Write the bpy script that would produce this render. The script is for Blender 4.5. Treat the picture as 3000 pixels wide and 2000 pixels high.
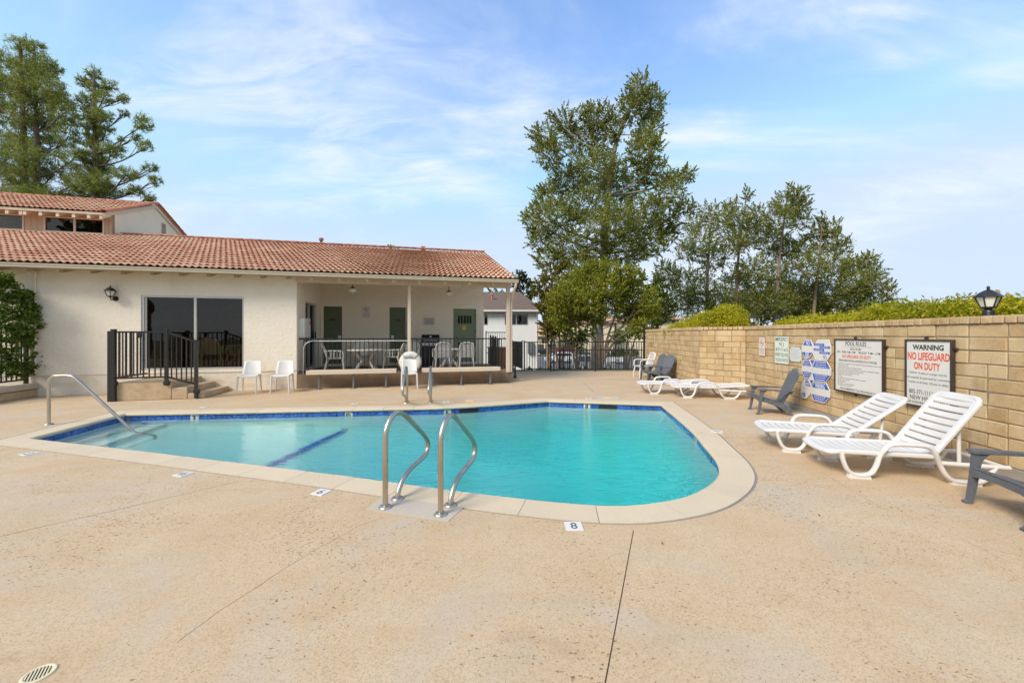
import bpy, math, random
import numpy as np
from mathutils import Vector, Matrix, geometry
R = math.radians
sc = bpy.context.scene
COL = sc.collection
for o in list(bpy.data.objects): bpy.data.objects.remove(o)

# ---------------------------------------------------------------- camera, sky, sun, exposure
F_PX, CX, HY, CAM_H = 1150.0, 1500.0, 980.0, 1.5          # measured on the 3000 px wide photograph
cam_d = bpy.data.cameras.new('camera'); cam = bpy.data.objects.new('camera', cam_d); COL.objects.link(cam)
cam.location = (0, 0, CAM_H); cam.rotation_euler = (R(90), 0, 0)
cam_d.sensor_width = 36; cam_d.lens = 36*F_PX/3000; cam_d.shift_y = -20/3000; cam_d.clip_end = 3000; cam_d.clip_start = .05
sc.camera = cam

SUN_DIR = Vector((-.56, -.52, .66)).normalized()
CLOUD_AT = (9.4, 3.2, 0)
wd = bpy.data.worlds.new('World'); sc.world = wd; wd.use_nodes = True
wn, wl = wd.node_tree.nodes, wd.node_tree.links
wn.clear()
def WN(t, **k):
    n = wn.new(t)
    for a, b in k.items(): setattr(n, a, b)
    return n
sky = WN('ShaderNodeTexSky', sky_type='NISHITA', sun_disc=False, air_density=1.0, dust_density=.6, ozone_density=1.3)
sky.sun_elevation = math.asin(SUN_DIR.z); sky.sun_rotation = math.atan2(SUN_DIR.x, SUN_DIR.y)
tc = WN('ShaderNodeTexCoord')
sep = WN('ShaderNodeSeparateXYZ'); wl.new(tc.outputs['Generated'], sep.inputs[0])
# thin high cloud: the view direction is projected on a flat cloud layer, stretched along one wind direction
zz = WN('ShaderNodeMath', operation='MAXIMUM'); wl.new(sep.outputs[2], zz.inputs[0]); zz.inputs[1].default_value = 0.0
za = WN('ShaderNodeMath', operation='ADD'); wl.new(zz.outputs[0], za.inputs[0]); za.inputs[1].default_value = .22
dx = WN('ShaderNodeMath', operation='DIVIDE'); wl.new(sep.outputs[0], dx.inputs[0]); wl.new(za.outputs[0], dx.inputs[1])
dy = WN('ShaderNodeMath', operation='DIVIDE'); wl.new(sep.outputs[1], dy.inputs[0]); wl.new(za.outputs[0], dy.inputs[1])
cb = WN('ShaderNodeCombineXYZ'); wl.new(dx.outputs[0], cb.inputs[0]); wl.new(dy.outputs[0], cb.inputs[1])
mp = WN('ShaderNodeMapping'); wl.new(cb.outputs[0], mp.inputs[0]); mp.inputs['Rotation'].default_value = (0, 0, R(32)); mp.inputs['Scale'].default_value = (.62, 1.35, 1); mp.inputs['Location'].default_value = CLOUD_AT
n1 = WN('ShaderNodeTexNoise'); wl.new(mp.outputs[0], n1.inputs['Vector']); n1.inputs['Scale'].default_value = 1.15; n1.inputs['Detail'].default_value = 9; n1.inputs['Roughness'].default_value = .56; n1.inputs['Distortion'].default_value = .55
cr = WN('ShaderNodeMapRange'); wl.new(n1.outputs[0], cr.inputs[0]); cr.inputs[1].default_value = .42; cr.inputs[2].default_value = .66; cr.interpolation_type = 'SMOOTHSTEP'
mp2 = WN('ShaderNodeMapping'); wl.new(cb.outputs[0], mp2.inputs[0]); mp2.inputs['Rotation'].default_value = (0, 0, R(20)); mp2.inputs['Scale'].default_value = (1.0, 2.6, 1); mp2.inputs['Location'].default_value = (4.1, 1.7, 0)
n2 = WN('ShaderNodeTexNoise'); wl.new(mp2.outputs[0], n2.inputs['Vector']); n2.inputs['Scale'].default_value = 1.9; n2.inputs['Detail'].default_value = 9; n2.inputs['Roughness'].default_value = .60; n2.inputs['Distortion'].default_value = .9
c2 = WN('ShaderNodeMapRange'); wl.new(n2.outputs[0], c2.inputs[0]); c2.inputs[1].default_value = .36; c2.inputs[2].default_value = .66; c2.inputs[3].default_value = .18; c2.inputs[4].default_value = 1.15
c3 = WN('ShaderNodeMath', operation='MULTIPLY'); wl.new(cr.outputs[0], c3.inputs[0]); wl.new(c2.outputs[0], c3.inputs[1])
cm = WN('ShaderNodeMath', operation='MULTIPLY_ADD', use_clamp=True); wl.new(c3.outputs[0], cm.inputs[0]); cm.inputs[1].default_value = .86; cm.inputs[2].default_value = .0   # thin veil everywhere, thicker in the wisps
gain = WN('ShaderNodeMix', data_type='RGBA', blend_type='MULTIPLY'); gain.inputs[0].default_value = 1
wl.new(sky.outputs[0], gain.inputs[6]); gain.inputs[7].default_value = (.78, .91, 1.04, 1)
hzm = WN('ShaderNodeMix', data_type='RGBA', blend_type='DARKEN'); hzm.inputs[0].default_value = 1; wl.new(gain.outputs[2], hzm.inputs[6]); hzm.inputs[7].default_value = (1.8, 2.26, 2.95, 1)   # even milky air low in the sky
hz1 = WN('ShaderNodeMath', operation='SUBTRACT'); hz1.inputs[0].default_value = 1.0; wl.new(zz.outputs[0], hz1.inputs[1])
hz2 = WN('ShaderNodeMath', operation='POWER'); wl.new(hz1.outputs[0], hz2.inputs[0]); hz2.inputs[1].default_value = 2.6
hz3 = WN('ShaderNodeMath', operation='MULTIPLY'); wl.new(hz2.outputs[0], hz3.inputs[0]); hz3.inputs[1].default_value = .72
hzc = WN('ShaderNodeMix', data_type='RGBA'); wl.new(hz3.outputs[0], hzc.inputs[0]); wl.new(hzm.outputs[2], hzc.inputs[6]); hzc.inputs[7].default_value = (2.08, 2.45, 2.95, 1)
mx = WN('ShaderNodeMix', data_type='RGBA'); wl.new(cm.outputs[0], mx.inputs[0]); wl.new(hzc.outputs[2], mx.inputs[6]); mx.inputs[7].default_value = (2.68, 2.88, 3.06, 1)
bg = WN('ShaderNodeBackground'); wl.new(mx.outputs[2], bg.inputs[0]); bg.inputs[1].default_value = .128
wo = WN('ShaderNodeOutputWorld'); wl.new(bg.outputs[0], wo.inputs[0])

sun_d = bpy.data.lights.new('sun', 'SUN'); sun_d.energy = 1.5; sun_d.angle = R(24); sun_d.color = (1, .91, .80)
sun = bpy.data.objects.new('sun', sun_d); COL.objects.link(sun); sun.rotation_euler = SUN_DIR.to_track_quat('Z', 'Y').to_euler(); sun.location = (-20, -20, 40)

sc.view_settings.view_transform = 'Standard'; sc.view_settings.look = 'None'; sc.view_settings.gamma = 1; sc.view_settings.exposure = 1.44
sc.view_settings.use_curve_mapping = False
sc.render.engine = 'CYCLES'
sc.cycles.use_denoising = True; sc.cycles.max_bounces = 12; sc.cycles.transparent_max_bounces = 16; sc.cycles.transmission_bounces = 10
sc.cycles.caustics_refractive = True; sc.cycles.caustics_reflective = False; sc.cycles.sample_clamp_indirect = 8

# ---------------------------------------------------------------- helpers
def gp(u, v, z=0.0):
    "ground point (at height z) that the photograph's pixel (u, v) looks at"
    Y = (CAM_H - z)*F_PX/(v - HY)
    return Vector(((u - CX)/F_PX*Y, Y, z))
def dp(u, v, Y):
    "point at distance Y on the ray of pixel (u, v)"
    return Vector(((u - CX)/F_PX*Y, Y, CAM_H + (HY - v)/F_PX*Y))

class MB:
    def __init__(s): s.v = []; s.f = []; s.sm = []
    def add(s, vs, fs, smooth=False):
        b = len(s.v); s.v += [tuple(x) for x in vs]; s.f += [tuple(b+i for i in f) for f in fs]; s.sm += [smooth]*len(fs); return s
    def box(s, c, d, rot=None):
        hx, hy, hz = d[0]/2, d[1]/2, d[2]/2
        vs = [Vector((x, y, z)) for x in (-hx, hx) for y in (-hy, hy) for z in (-hz, hz)]
        if rot is not None: vs = [rot @ p for p in vs]
        c = Vector(c)
        return s.add([p+c for p in vs], [(0,1,3,2),(4,6,7,5),(0,4,5,1),(2,3,7,6),(0,2,6,4),(1,5,7,3)])
    def b2(s, x0, x1, y0, y1, z0, z1): return s.box(((x0+x1)/2, (y0+y1)/2, (z0+z1)/2), (abs(x1-x0), abs(y1-y0), abs(z1-z0)))
    def cbox(s, c, d, ch, rot=None, jit=None):
        "chamfered box"
        h = [q/2 for q in d]; vs = []; idx = {}
        for sx in (-1, 1):
            for sy in (-1, 1):
                for sz in (-1, 1):
                    j = jit() if jit else (0, 0, 0)
                    for k in range(3):
                        p = [sx*h[0], sy*h[1], sz*h[2]]; sg = (sx, sy, sz)
                        for a in range(3):
                            if a != k: p[a] -= sg[a]*ch
                            p[a] += j[a]
                        idx[sx, sy, sz, k] = len(vs); vs.append(Vector(p))
        fs = []
        for k in range(3):
            a, b = [(1, 2), (2, 0), (0, 1)][k]
            for sg in (-1, 1):
                q = []
                for (p, r) in ((-1,-1), (1,-1), (1,1), (-1,1)):
                    t = [0, 0, 0]; t[k] = sg; t[a] = p; t[b] = r; q.append(idx[tuple(t)+(k,)])
                fs.append(q if sg > 0 else q[::-1])
        for k in range(3):
            a, b = [(1, 2), (2, 0), (0, 1)][k]
            for p in (-1, 1):
                for r in (-1, 1):
                    t0 = [0,0,0]; t0[a] = p; t0[b] = r; t1 = list(t0); t0[k] = -1; t1[k] = 1
                    q = [idx[tuple(t0)+(a,)], idx[tuple(t1)+(a,)], idx[tuple(t1)+(b,)], idx[tuple(t0)+(b,)]]
                    fs.append(q if p*r < 0 else q[::-1])
        for sx in (-1, 1):
            for sy in (-1, 1):
                for sz in (-1, 1):
                    q = [idx[sx,sy,sz,k] for k in range(3)]
                    fs.append(q if sx*sy*sz > 0 else q[::-1])
        if rot is not None: vs = [rot @ p for p in vs]
        c = Vector(c); return s.add([p+c for p in vs], fs)
    def tube(s, path, r, n=8, cap=True, smooth=True, flat=None, up=None):
        "r: radius or list; flat=(a,b): scales the section across/along"
        P = [Vector(p) for p in path]; m = len(P); rr = r if isinstance(r, (list, tuple)) else [r]*m
        T = [(P[min(i+1, m-1)]-P[max(i-1, 0)]).normalized() for i in range(m)]
        ref = Vector(up) if up else (Vector((0,0,1)) if abs(T[0].z) < .9 else Vector((1,0,0)))
        X = T[0].cross(ref)
        if X.length < 1e-6: X = T[0].orthogonal()
        X.normalize(); vs = []; fs = []
        fa, fb = flat or (1, 1)
        for i in range(m):
            if i:
                X = X - T[i]*X.dot(T[i])
                X = X.normalized() if X.length > 1e-6 else T[i].orthogonal().normalized()
            Y = T[i].cross(X)
            for k in range(n):
                a = 2*math.pi*(k+.5)/n
                vs.append(P[i] + (X*math.cos(a)*fa + Y*math.sin(a)*fb)*rr[i])
        for i in range(m-1):
            for k in range(n):
                k2 = (k+1) % n
                fs.append((i*n+k, i*n+k2, (i+1)*n+k2, (i+1)*n+k))
        s.add(vs, fs, smooth)
        if cap: s.add(vs[:n], [tuple(range(n))[::-1]]); s.add(vs[-n:], [tuple(range(n))])
        return s
    def lathe(s, prof, n=16, c=(0,0,0), smooth=True, rot=None):
        c = Vector(c); vs = []
        for (r, z) in prof:
            for k in range(n):
                a = 2*math.pi*k/n; p = Vector((r*math.cos(a), r*math.sin(a), z))
                vs.append((rot @ p if rot is not None else p)+c)
        fs = [(i*n+k, i*n+(k+1) % n, (i+1)*n+(k+1) % n, (i+1)*n+k) for i in range(len(prof)-1) for k in range(n)]
        return s.add(vs, fs, smooth)
    def prism(s, pts, off):
        "closed prism: polygon pts (3d) extruded by the vector off"
        n = len(pts); off = Vector(off); a = [Vector(p) for p in pts]; b = [p+off for p in a]
        s.add(a+b, [tuple(range(n))[::-1], tuple(range(n, 2*n))] + [(i, (i+1) % n, n+(i+1) % n, n+i) for i in range(n)]); return s
    def quad(s, a, b, c, d): return s.add([a, b, c, d], [(0,1,2,3)])
    def mesh(s, name, m=None):
        me = bpy.data.meshes.new(name); me.from_pydata(s.v, [], s.f)
        if any(s.sm): me.polygons.foreach_set('use_smooth', s.sm)
        if m: me.materials.append(m)
        me.update(); return me
    def build(s, name, m, parent=None, loc=None, rot=None, **pr):
        return place(name, s.mesh(name, m), parent, loc, rot, **pr)

def place(name, me, parent=None, loc=None, rot=None, **pr):
    o = bpy.data.objects.new(name, me); COL.objects.link(o)
    if parent: o.parent = parent
    if loc is not None: o.location = loc
    if rot is not None: o.rotation_euler = rot
    for k, v in pr.items(): o[k] = v
    return o
def tag(o, label, cat, group=None, kind=None):
    if label: o['label'] = label
    if cat: o['category'] = cat
    if group: o['group'] = group
    if kind: o['kind'] = kind
    return o
def thing(name, label, cat, loc=(0,0,0), rz=0, group=None):
    o = bpy.data.objects.new(name, None); COL.objects.link(o); o.location = loc; o.rotation_euler = (0, 0, rz); o.empty_display_size = .1
    return tag(o, label, cat, group)
def struct(o): o['kind'] = 'structure'; return o
def stuff(o): o['kind'] = 'stuff'; return o
def kids(o): return [c for c in bpy.data.objects if c.parent == o]
KID = {}
def copy_tree(o, loc=None, rz=None, label=None, parent=None):
    ch = {}
    def rec(x, par):
        c = x.copy(); COL.objects.link(c)
        c.parent = par
        for y in kids_of(x): rec(y, c)
        return c
    def kids_of(x): return list(x.children)
    r = rec(o, parent)
    if loc is not None: r.location = loc
    if rz is not None: r.rotation_euler = (0, 0, rz)
    if label: r['label'] = label
    return r
def crv(pts, n=6):
    "Catmull-Rom through the points"
    P = [Vector(p) for p in pts]; out = []
    for i in range(len(P)-1):
        a, b, c, d = P[max(i-1, 0)], P[i], P[i+1], P[min(i+2, len(P)-1)]
        for k in range(n):
            t = k/n
            out.append(.5*((2*b)+(c-a)*t+(2*a-5*b+4*c-d)*t*t+(3*b-a-3*c+d)*t**3))
    out.append(P[-1]); return out
def rotz(a): return Matrix.Rotation(a, 3, 'Z')
def np_mesh(name, V, quads, m, smooth=False):
    me = bpy.data.meshes.new(name); nv, nf = len(V), len(quads); k = quads.shape[1]
    me.vertices.add(nv); me.vertices.foreach_set('co', np.ascontiguousarray(V, dtype=np.float32).ravel())
    me.loops.add(nf*k); me.loops.foreach_set('vertex_index', np.ascontiguousarray(quads, dtype=np.int32).ravel())
    me.polygons.add(nf); me.polygons.foreach_set('loop_start', np.arange(nf, dtype=np.int32)*k)
    me.update(calc_edges=True); me.validate()
    if m: me.materials.append(m)
    return me

# ---------------------------------------------------------------- materials
class NT:
    def __init__(s, name):
        s.m = bpy.data.materials.new(name); s.m.use_nodes = True; s.n = s.m.node_tree.nodes; s.l = s.m.node_tree.links
        s.b = s.n['Principled BSDF']; s.o = s.n['Material Output']; s.co = None
    def N(s, t, **k):
        x = s.n.new(t)
        for a, b in k.items(): setattr(x, a, b)
        return x
    def L(s, a, b): s.l.new(a, b)
    def coord(s):
        if s.co is None:
            t = s.N('ShaderNodeTexCoord'); oi = s.N('ShaderNodeObjectInfo')
            ad = s.N('ShaderNodeVectorMath', operation='MULTIPLY_ADD'); cb = s.N('ShaderNodeCombineXYZ')
            for i in range(3): s.L(oi.outputs['Random'], cb.inputs[i])
            s.L(cb.outputs[0], ad.inputs[0]); ad.inputs[1].default_value = (37, 53, 71); s.L(t.outputs['Object'], ad.inputs[2])
            s.co = ad.outputs[0]; s.oi = oi
        return s.co
    def noise(s, scale, detail=4, rough=.55, stretch=None, dist=0):
        n = s.N('ShaderNodeTexNoise'); c = s.coord()
        if stretch:
            m = s.N('ShaderNodeMapping'); m.inputs['Scale'].default_value = stretch; s.L(c, m.inputs[0]); c = m.outputs[0]
        s.L(c, n.inputs['Vector']); n.inputs['Scale'].default_value = scale; n.inputs['Detail'].default_value = detail; n.inputs['Roughness'].default_value = rough; n.inputs['Distortion'].default_value = dist
        return n.outputs[0]
    def rng(s, x, a, b, c=0, d=1):
        m = s.N('ShaderNodeMapRange'); s.L(x, m.inputs[0])
        for i, q in enumerate((a, b, c, d)): m.inputs[i+1].default_value = q
        return m.outputs[0]
    def mix(s, f, a, b, blend='MIX'):
        m = s.N('ShaderNodeMix', data_type='RGBA', blend_type=blend)
        for i, x in ((0, f), (6, a), (7, b)):
            if hasattr(x, 'links'): s.L(x, m.inputs[i])
            elif i: m.inputs[i].default_value = tuple(x)[:3]+(1,)
            else: m.inputs[0].default_value = x
        return m.outputs[2]
    def math(s, op, a, b=0):
        m = s.N('ShaderNodeMath', operation=op)
        for i, x in enumerate((a, b)):
            if hasattr(x, 'links'): s.L(x, m.inputs[i])
            else: m.inputs[i].default_value = x
        return m.outputs[0]
    def bump(s, h, strength=.3, dist=.01):
        b = s.N('ShaderNodeBump'); b.inputs['Strength'].default_value = strength; b.inputs['Distance'].default_value = dist; s.L(h, b.inputs['Height'])
        if s.b.inputs['Normal'].links: s.L(s.b.inputs['Normal'].links[0].from_socket, b.inputs['Normal'])
        s.L(b.outputs[0], s.b.inputs['Normal'])
    def col(s, c):
        if hasattr(c, 'links'): s.L(c, s.b.inputs['Base Color'])
        else: s.b.inputs['Base Color'].default_value = tuple(c)[:3]+(1,)
def hexc(h):
    h = h.lstrip('#'); return tuple((lambda x: x/12.92 if x <= .04045 else ((x+.055)/1.055)**2.4)(int(h[i:i+2], 16)/255) for i in (0, 2, 4))
def mat(name, c, rough=.6, var=(), bump=(), rand=0, metal=0, spec=.5):
    "var: (scale, colour, lo, hi, amount[, stretch]) layers of noise colour; bump: (scale, strength, dist) layers; rand: brightness change from object to object"
    t = NT(name); cur = tuple(c)
    t.b.inputs['Roughness'].default_value = rough; t.b.inputs['Metallic'].default_value = metal; t.b.inputs['Specular IOR Level'].default_value = spec
    for q in var:
        f = t.rng(t.noise(q[0], 5, .6, q[5] if len(q) > 5 else None), q[2], q[3], 0, q[4]); cur = t.mix(f, cur, q[1])
    if rand:
        t.coord(); cur = t.mix(1.0, cur, t.rng(t.oi.outputs['Random'], 0, 1, 1-rand, 1+rand), 'MULTIPLY')
    t.col(cur)
    for b in bump: t.bump(t.noise(b[0], 4, .6), b[1], b[2])
    return t.m

M = {}
M['black'] = mat('black_paint', (.016, .015, .015), .42, [(30, (.05, .045, .04), .55, .8, .5)], [(60, .15, .002)])
M['stucco'] = mat('cream_stucco', (.88, .785, .635), .92, [(1.1, (.76, .65, .46), .45, .75, .5), (14, (.74, .63, .46), .5, .72, .4), (4, (.89, .80, .66), .4, .7, .4), (2.5, (.66, .54, .35), .6, .85, .4, (1, 1, .25))], [(13, .55, .025), (40, .8, .012)])
M['stem'] = mat('stained_stucco_base', (.84, .74, .59), .92, [(1.3, (.62, .46, .28), .5, .72, .7, (1, 1, 3)), (6, (.70, .58, .42), .5, .7, .6), (3, (.45, .30, .17), .66, .8, .7, (1, 1, .6))], [(9, .45, .02), (40, .8, .012)])
M['gable'] = mat('rosy_cream_stucco', (.80, .68, .53), .9, [(1.2, (.66, .53, .38), .45, .8, .6)], [(40, .5, .01)])
M['stucco_white'] = mat('white_stucco', (.78, .77, .74), .9, [(1.5, (.66, .65, .61), .45, .8, .5)], [(40, .5, .01)])
M['trim'] = mat('tan_trim_paint', (.62, .50, .37), .6, [(3, (.50, .39, .28), .45, .8, .5)], [(40, .1, .003)])
M['siding'] = mat('tan_siding_paint', (.52, .38, .26), .7, [(3, (.42, .29, .19), .45, .8, .6)], [(40, .15, .004)], rand=.06)
M['rafter'] = mat('cream_timber_paint', (.66, .55, .42), .65, [(3, (.52, .42, .30), .45, .8, .5)], [(40, .15, .004)], rand=.05)
M['tail'] = mat('darker_tan_timber', (.40, .30, .19), .7, [(6, (.32, .23, .14), .4, .7, .6)])  # rafter tails painted a darker tan than the porch rafters
M['fascia'] = mat('gutter_paint', (0.496, 0.424, 0.304), .5, [(2, (0.416, 0.344, 0.240), .5, .8, .5)])
M['beam'] = mat('beam_paint', (.66, .54, .40), .65, [(3, (.40, .33, .25), .45, .8, .5)], [(30, .15, .004)])
M['alu'] = mat('aluminium', (.62, .60, .56), .4, metal=.6)
M['steel'] = NT('brushed_steel').m
t = NT('rail_steel'); t.b.inputs['Metallic'].default_value = 1; t.b.inputs['Roughness'].default_value = .34
t.col(t.mix(t.rng(t.noise(7, 4, .6, (1, 1, .4)), .45, .75, 0, .7), (.56, .50, .42), (.36, .27, .17))); t.bump(t.noise(160, 2, .5, (1, 1, .05)), .06, .001); M['steel'] = t.m
M['galv'] = mat('galvanised_steel', (0.231, 0.242, 0.253), .5, [(12, (0.165, 0.171, 0.176), .45, .7, .6)], metal=.5)
M['white'] = mat('white_plastic', (.68, .655, .615), .42, [(5, (.60, .565, .51), .45, .75, .6), (22, (.55, .50, .44), .62, .8, .45)], [(50, .06, .002)])
M['cream_plastic'] = mat('aged_cream_plastic', (0.836, 0.781, 0.660), .45, [(5, (0.704, 0.627, 0.495), .5, .8, .6)], [(0.900, 0.066, 0.002)])
M['grey_plastic'] = mat('grey_plastic', (0.101, 0.111, 0.124), .5, [(14, (0.149, 0.162, 0.176), .45, .75, .7, (1, .3, 1))], [(0.900, 0.162, 0.003)])
M['green_door'] = mat('green_door_paint', (.10, .125, .055), .5, [(3, (.08, .095, .045), .45, .8, .5)], [(30, .06, .002)])
M['green_door_pale'] = mat('pale_green_door_paint', (.19, .24, .13), .5, [(3, (.15, .19, .10), .45, .8, .5)], [(30, .06, .002)])
M['sign_white'] = mat('sign_white', (.70, .685, .64), .4, [(4, (.66, .60, .50), .6, .85, .5)])
M['sign_mint'] = mat('sign_mint', (.66, .74, .62), .5, [(6, (.72, .76, .70), .4, .7, .6)])
M['sign_frame'] = mat('rust_brown_frame', (.05, .034, .028), .55, [(12, (.14, .075, .045), .55, .8, .6)])
M['ink'] = mat('black_ink', (.02, .02, .022), .5)
M['ink_grey'] = mat('faded_ink', (.12, .11, .11), .6)
M['ink_red'] = mat('red_ink', (.72, .09, .02), .5)
M['ink_darkred'] = mat('faded_red_ink', (.55, .10, .08), .5)
M['ink_blue'] = mat('blue_ink', (.035, .10, .46), .45, [(8, (.05, .14, .52), .4, .7, .6)])
M['ink_white'] = mat('white_ink', (.78, .78, .80), .5)
M['yellow'] = mat('yellow_label', (.72, .50, .10), .5)
M['dark_hole'] = mat('dark_interior', (.012, .012, .012), .9)
M['rubber'] = mat('black_rubber', (.02, .02, .02), .8)
# concrete deck
def deck_mat():
    t = NT('pool_deck_concrete'); b = t.b; b.inputs['Roughness'].default_value = .88; b.inputs['Specular IOR Level'].default_value = .25
    big = t.noise(.35, 5, .6, dist=.6); mid = t.noise(1.7, 6, .65); fine = t.noise(75, 3, .6); streak = t.noise(1.2, 5, .6, (.35, 2.2, 1))
    c = t.mix(t.rng(big, .38, .66), (0.558, 0.396, 0.239), (0.585, 0.450, 0.297))
    c = t.mix(t.rng(mid, .42, .72, 0, .6), c, (0.486, 0.315, 0.149))
    c = t.mix(t.rng(t.noise(3.1, 5, .7, dist=1), .52, .75, 0, .5), c, (0.612, 0.491, 0.324))
    c = t.mix(t.rng(streak, .55, .78, 0, .5), c, (0.414, 0.243, 0.104))
    c = t.mix(t.rng(t.noise(.9, 4, .7, dist=.8), .56, .74, 0, .5), c, (0.468, 0.414, 0.324))
    c = t.mix(t.rng(fine, .3, .7, 0, .4), c, (0.630, 0.504, 0.342))
    g = t.N('ShaderNodeTexVoronoi'); t.L(t.coord(), g.inputs['Vector']); g.inputs['Scale'].default_value = 150
    c = t.mix(t.rng(g.outputs['Color'], .5, .9, 0, .5), c, (0.324, 0.216, 0.108))
    g2 = t.noise(120, 2, .5); c = t.mix(t.rng(g2, .58, .70, 0, .45), c, (0.270, 0.171, 0.081))
    gr = t.noise(.55, 5, .7, dist=1.2); c = t.mix(t.rng(gr, .50, .70, 0, .55), c, (0.463, 0.414, 0.347))
    og = t.noise(.75, 6, .72, (.5, 1.5, 1), 1.5); c = t.mix(t.rng(og, .54, .74, 0, .6), c, (0.512, 0.320, 0.163))
    dk = t.noise(1.6, 6, .75, dist=.8); c = t.mix(t.rng(dk, .60, .78, 0, .45), c, (0.325, 0.236, 0.148))
    # pits of the salt finish: gathered in patches
    pit = t.noise(46, 2, .5, (1, 1.5, 1)); pm = t.noise(1.1, 4, .6)
    thr = t.rng(pm, .40, .64, .715, .60)
    pf = t.math('MULTIPLY', t.math('SUBTRACT', pit, thr), 16); pf = t.rng(pf, 0, 1, 0, 1)
    c = t.mix(t.math('MULTIPLY', pf, .72), c, (0.117, 0.072, 0.036))
    t.col(c)
    t.bump(fine, .25, .003); t.bump(pf, -.6, .004)
    return t.m
M['deck'] = deck_mat()
M['patch'] = mat('grey_mortar_patch', (.50, .43, .34), .9, [(2, (.42, .36, .29), .4, .7, .6), (60, (.60, .54, .44), .5, .7, .5), (45, (.2, .15, .1), .68, .75, .6)], [(70, .3, .003)])
M['joint'] = mat('joint_filler', (.21, .165, .12), .9)
M['sealant'] = mat('grey_sealant', (.27, .25, .22), .8, [(5, (.2, .18, .15), .4, .7, .5)], [(60, .2, .003)])
M['coping'] = mat('cast_coping', (0.622, 0.494, 0.329), .8, [(2.2, (0.504, 0.395, 0.272), .45, .75, .5), (50, (0.655, 0.560, 0.423), .45, .65, .5), (90, (0.420, 0.313, 0.196), .66, .75, .5), (1.2, (0.554, 0.477, 0.333), .4, .7, .5)], [(67.200, 0.168, 0.002)], rand=.03)
M['concrete'] = mat('stained_concrete', (.50, .37, .225), .9, [(2.5, (.36, .23, .11), .45, .75, .8), (11, (.56, .45, .30), .45, .7, .6), (1.3, (.30, .19, .10), .6, .8, .6)], [(40, .5, .006), (9, .4, .01)])
M['footing'] = mat('grey_footing', (.33, .31, .28), .9, [(4, (.22, .19, .15), .4, .7, .7)], [(50, .5, .006)])
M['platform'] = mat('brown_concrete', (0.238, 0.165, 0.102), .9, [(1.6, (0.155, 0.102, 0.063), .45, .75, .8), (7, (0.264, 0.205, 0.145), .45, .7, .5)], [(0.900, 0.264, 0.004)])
M['plaster'] = mat('pool_plaster', (.86, .90, .84), .8, [(1.5, (.80, .86, .80), .4, .7, .5)])
def tile_blue():
    t = NT('blue_pool_tile'); t.b.inputs['Roughness'].default_value = .18
    a = t.noise(24, 4, .65, dist=1.2); c = t.mix(t.rng(a, .38, .62), (.012, .035, .20), (.08, .22, .62)); c = t.mix(t.rng(t.noise(90, 2), .6, .75, 0, .6), c, (.12, .28, .62))
    t.coord(); c = t.mix(1, c, t.rng(t.oi.outputs['Random'], 0, 1, .75, 1.2), 'MULTIPLY'); t.col(c); return t.m
M['tile_blue'] = tile_blue()
M['stripe'] = mat('floor_stripe_tile', (.010, .075, .42), .3, [(24, (.03, .16, .60), .42, .66, .8)], rand=.15)
M['grout'] = mat('grout', (.35, .36, .36), .9)
def water_mat():
    t = NT('pool_water'); b = t.b
    b.inputs['Base Color'].default_value = (1, 1, 1, 1); b.inputs['Roughness'].default_value = 0; b.inputs['IOR'].default_value = 1.33; b.inputs['Transmission Weight'].default_value = 1
    h = t.noise(1.7, 4, .55, (.8, 1.9, 1), .5); h2 = t.noise(6.5, 3, .55, (.75, 2.0, 1), .6); h3 = t.noise(18, 2, .5, (.8, 1.8, 1), .4)
    sx = t.N('ShaderNodeSeparateXYZ'); tcw = t.N('ShaderNodeTexCoord'); t.L(tcw.outputs['Object'], sx.inputs[0]); rough = t.rng(sx.outputs[0], -3.4, .3, .08, 1.2); patch = t.math('MULTIPLY', rough, t.rng(t.noise(.55, 3, .5), .36, .62, .35, 1.25))
    t.bump(h, .13, .10); t.bump(t.math('MULTIPLY', h2, patch), .80, .065); t.bump(t.math('MULTIPLY', h3, patch), .5, .024)
    v = t.N('ShaderNodeVolumeAbsorption'); v.inputs['Color'].default_value = (0.0, .925, .945, 1); v.inputs['Density'].default_value = .345
    t.L(v.outputs[0], t.o.inputs['Volume']); return t.m
M['water'] = water_mat()
def roof_mat():
    t = NT('clay_roof_tile'); t.b.inputs['Roughness'].default_value = .85
    t.coord(); g = t.N('ShaderNodeNewGeometry')
    rnd = t.math('FRACT', t.math('ADD', t.oi.outputs['Random'], g.outputs['Random Per Island']))
    c = t.mix(rnd, (.54, .22, .125), (.68, .37, .235))
    c = t.mix(t.rng(t.noise(1.3, 4, .6), .40, .66, 0, .6), c, (.74, .50, .34))
    c = t.mix(t.rng(t.noise(10, 4, .6), .46, .70, 0, .65), c, (.78, .60, .42))
    c = t.mix(t.rng(t.noise(16, 4, .7), .58, .75, 0, .5), c, (.20, .085, .05))
    nb = t.N('ShaderNodeTexNoise'); t.L(g.outputs['Position'], nb.inputs['Vector']); nb.inputs['Scale'].default_value = .45; nb.inputs['Detail'].default_value = 5; nb.inputs['Roughness'].default_value = .65
    c = t.mix(t.rng(nb.outputs[0], .5, .72, 0, .55), c, (.42, .17, .09)); c = t.mix(t.rng(nb.outputs[0], .30, .46, .5, 0), c, (.80, .60, .42))
    t.col(c); t.bump(t.noise(60, 3), .25, .004); return t.m
M['roof'] = roof_mat()
M['roof_cap'] = mat('orange_cap_tile', (.50, .20, .11), .85, [(6, (.62, .33, .2), .45, .7, .6), (14, (.25, .1, .06), .55, .75, .5)], [(60, .2, .004)], rand=.15)
M['pipe'] = mat('terracotta_vent_paint', (.42, .2, .14), .8, [(10, (.3, .14, .1), .4, .7, .5)])
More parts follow.
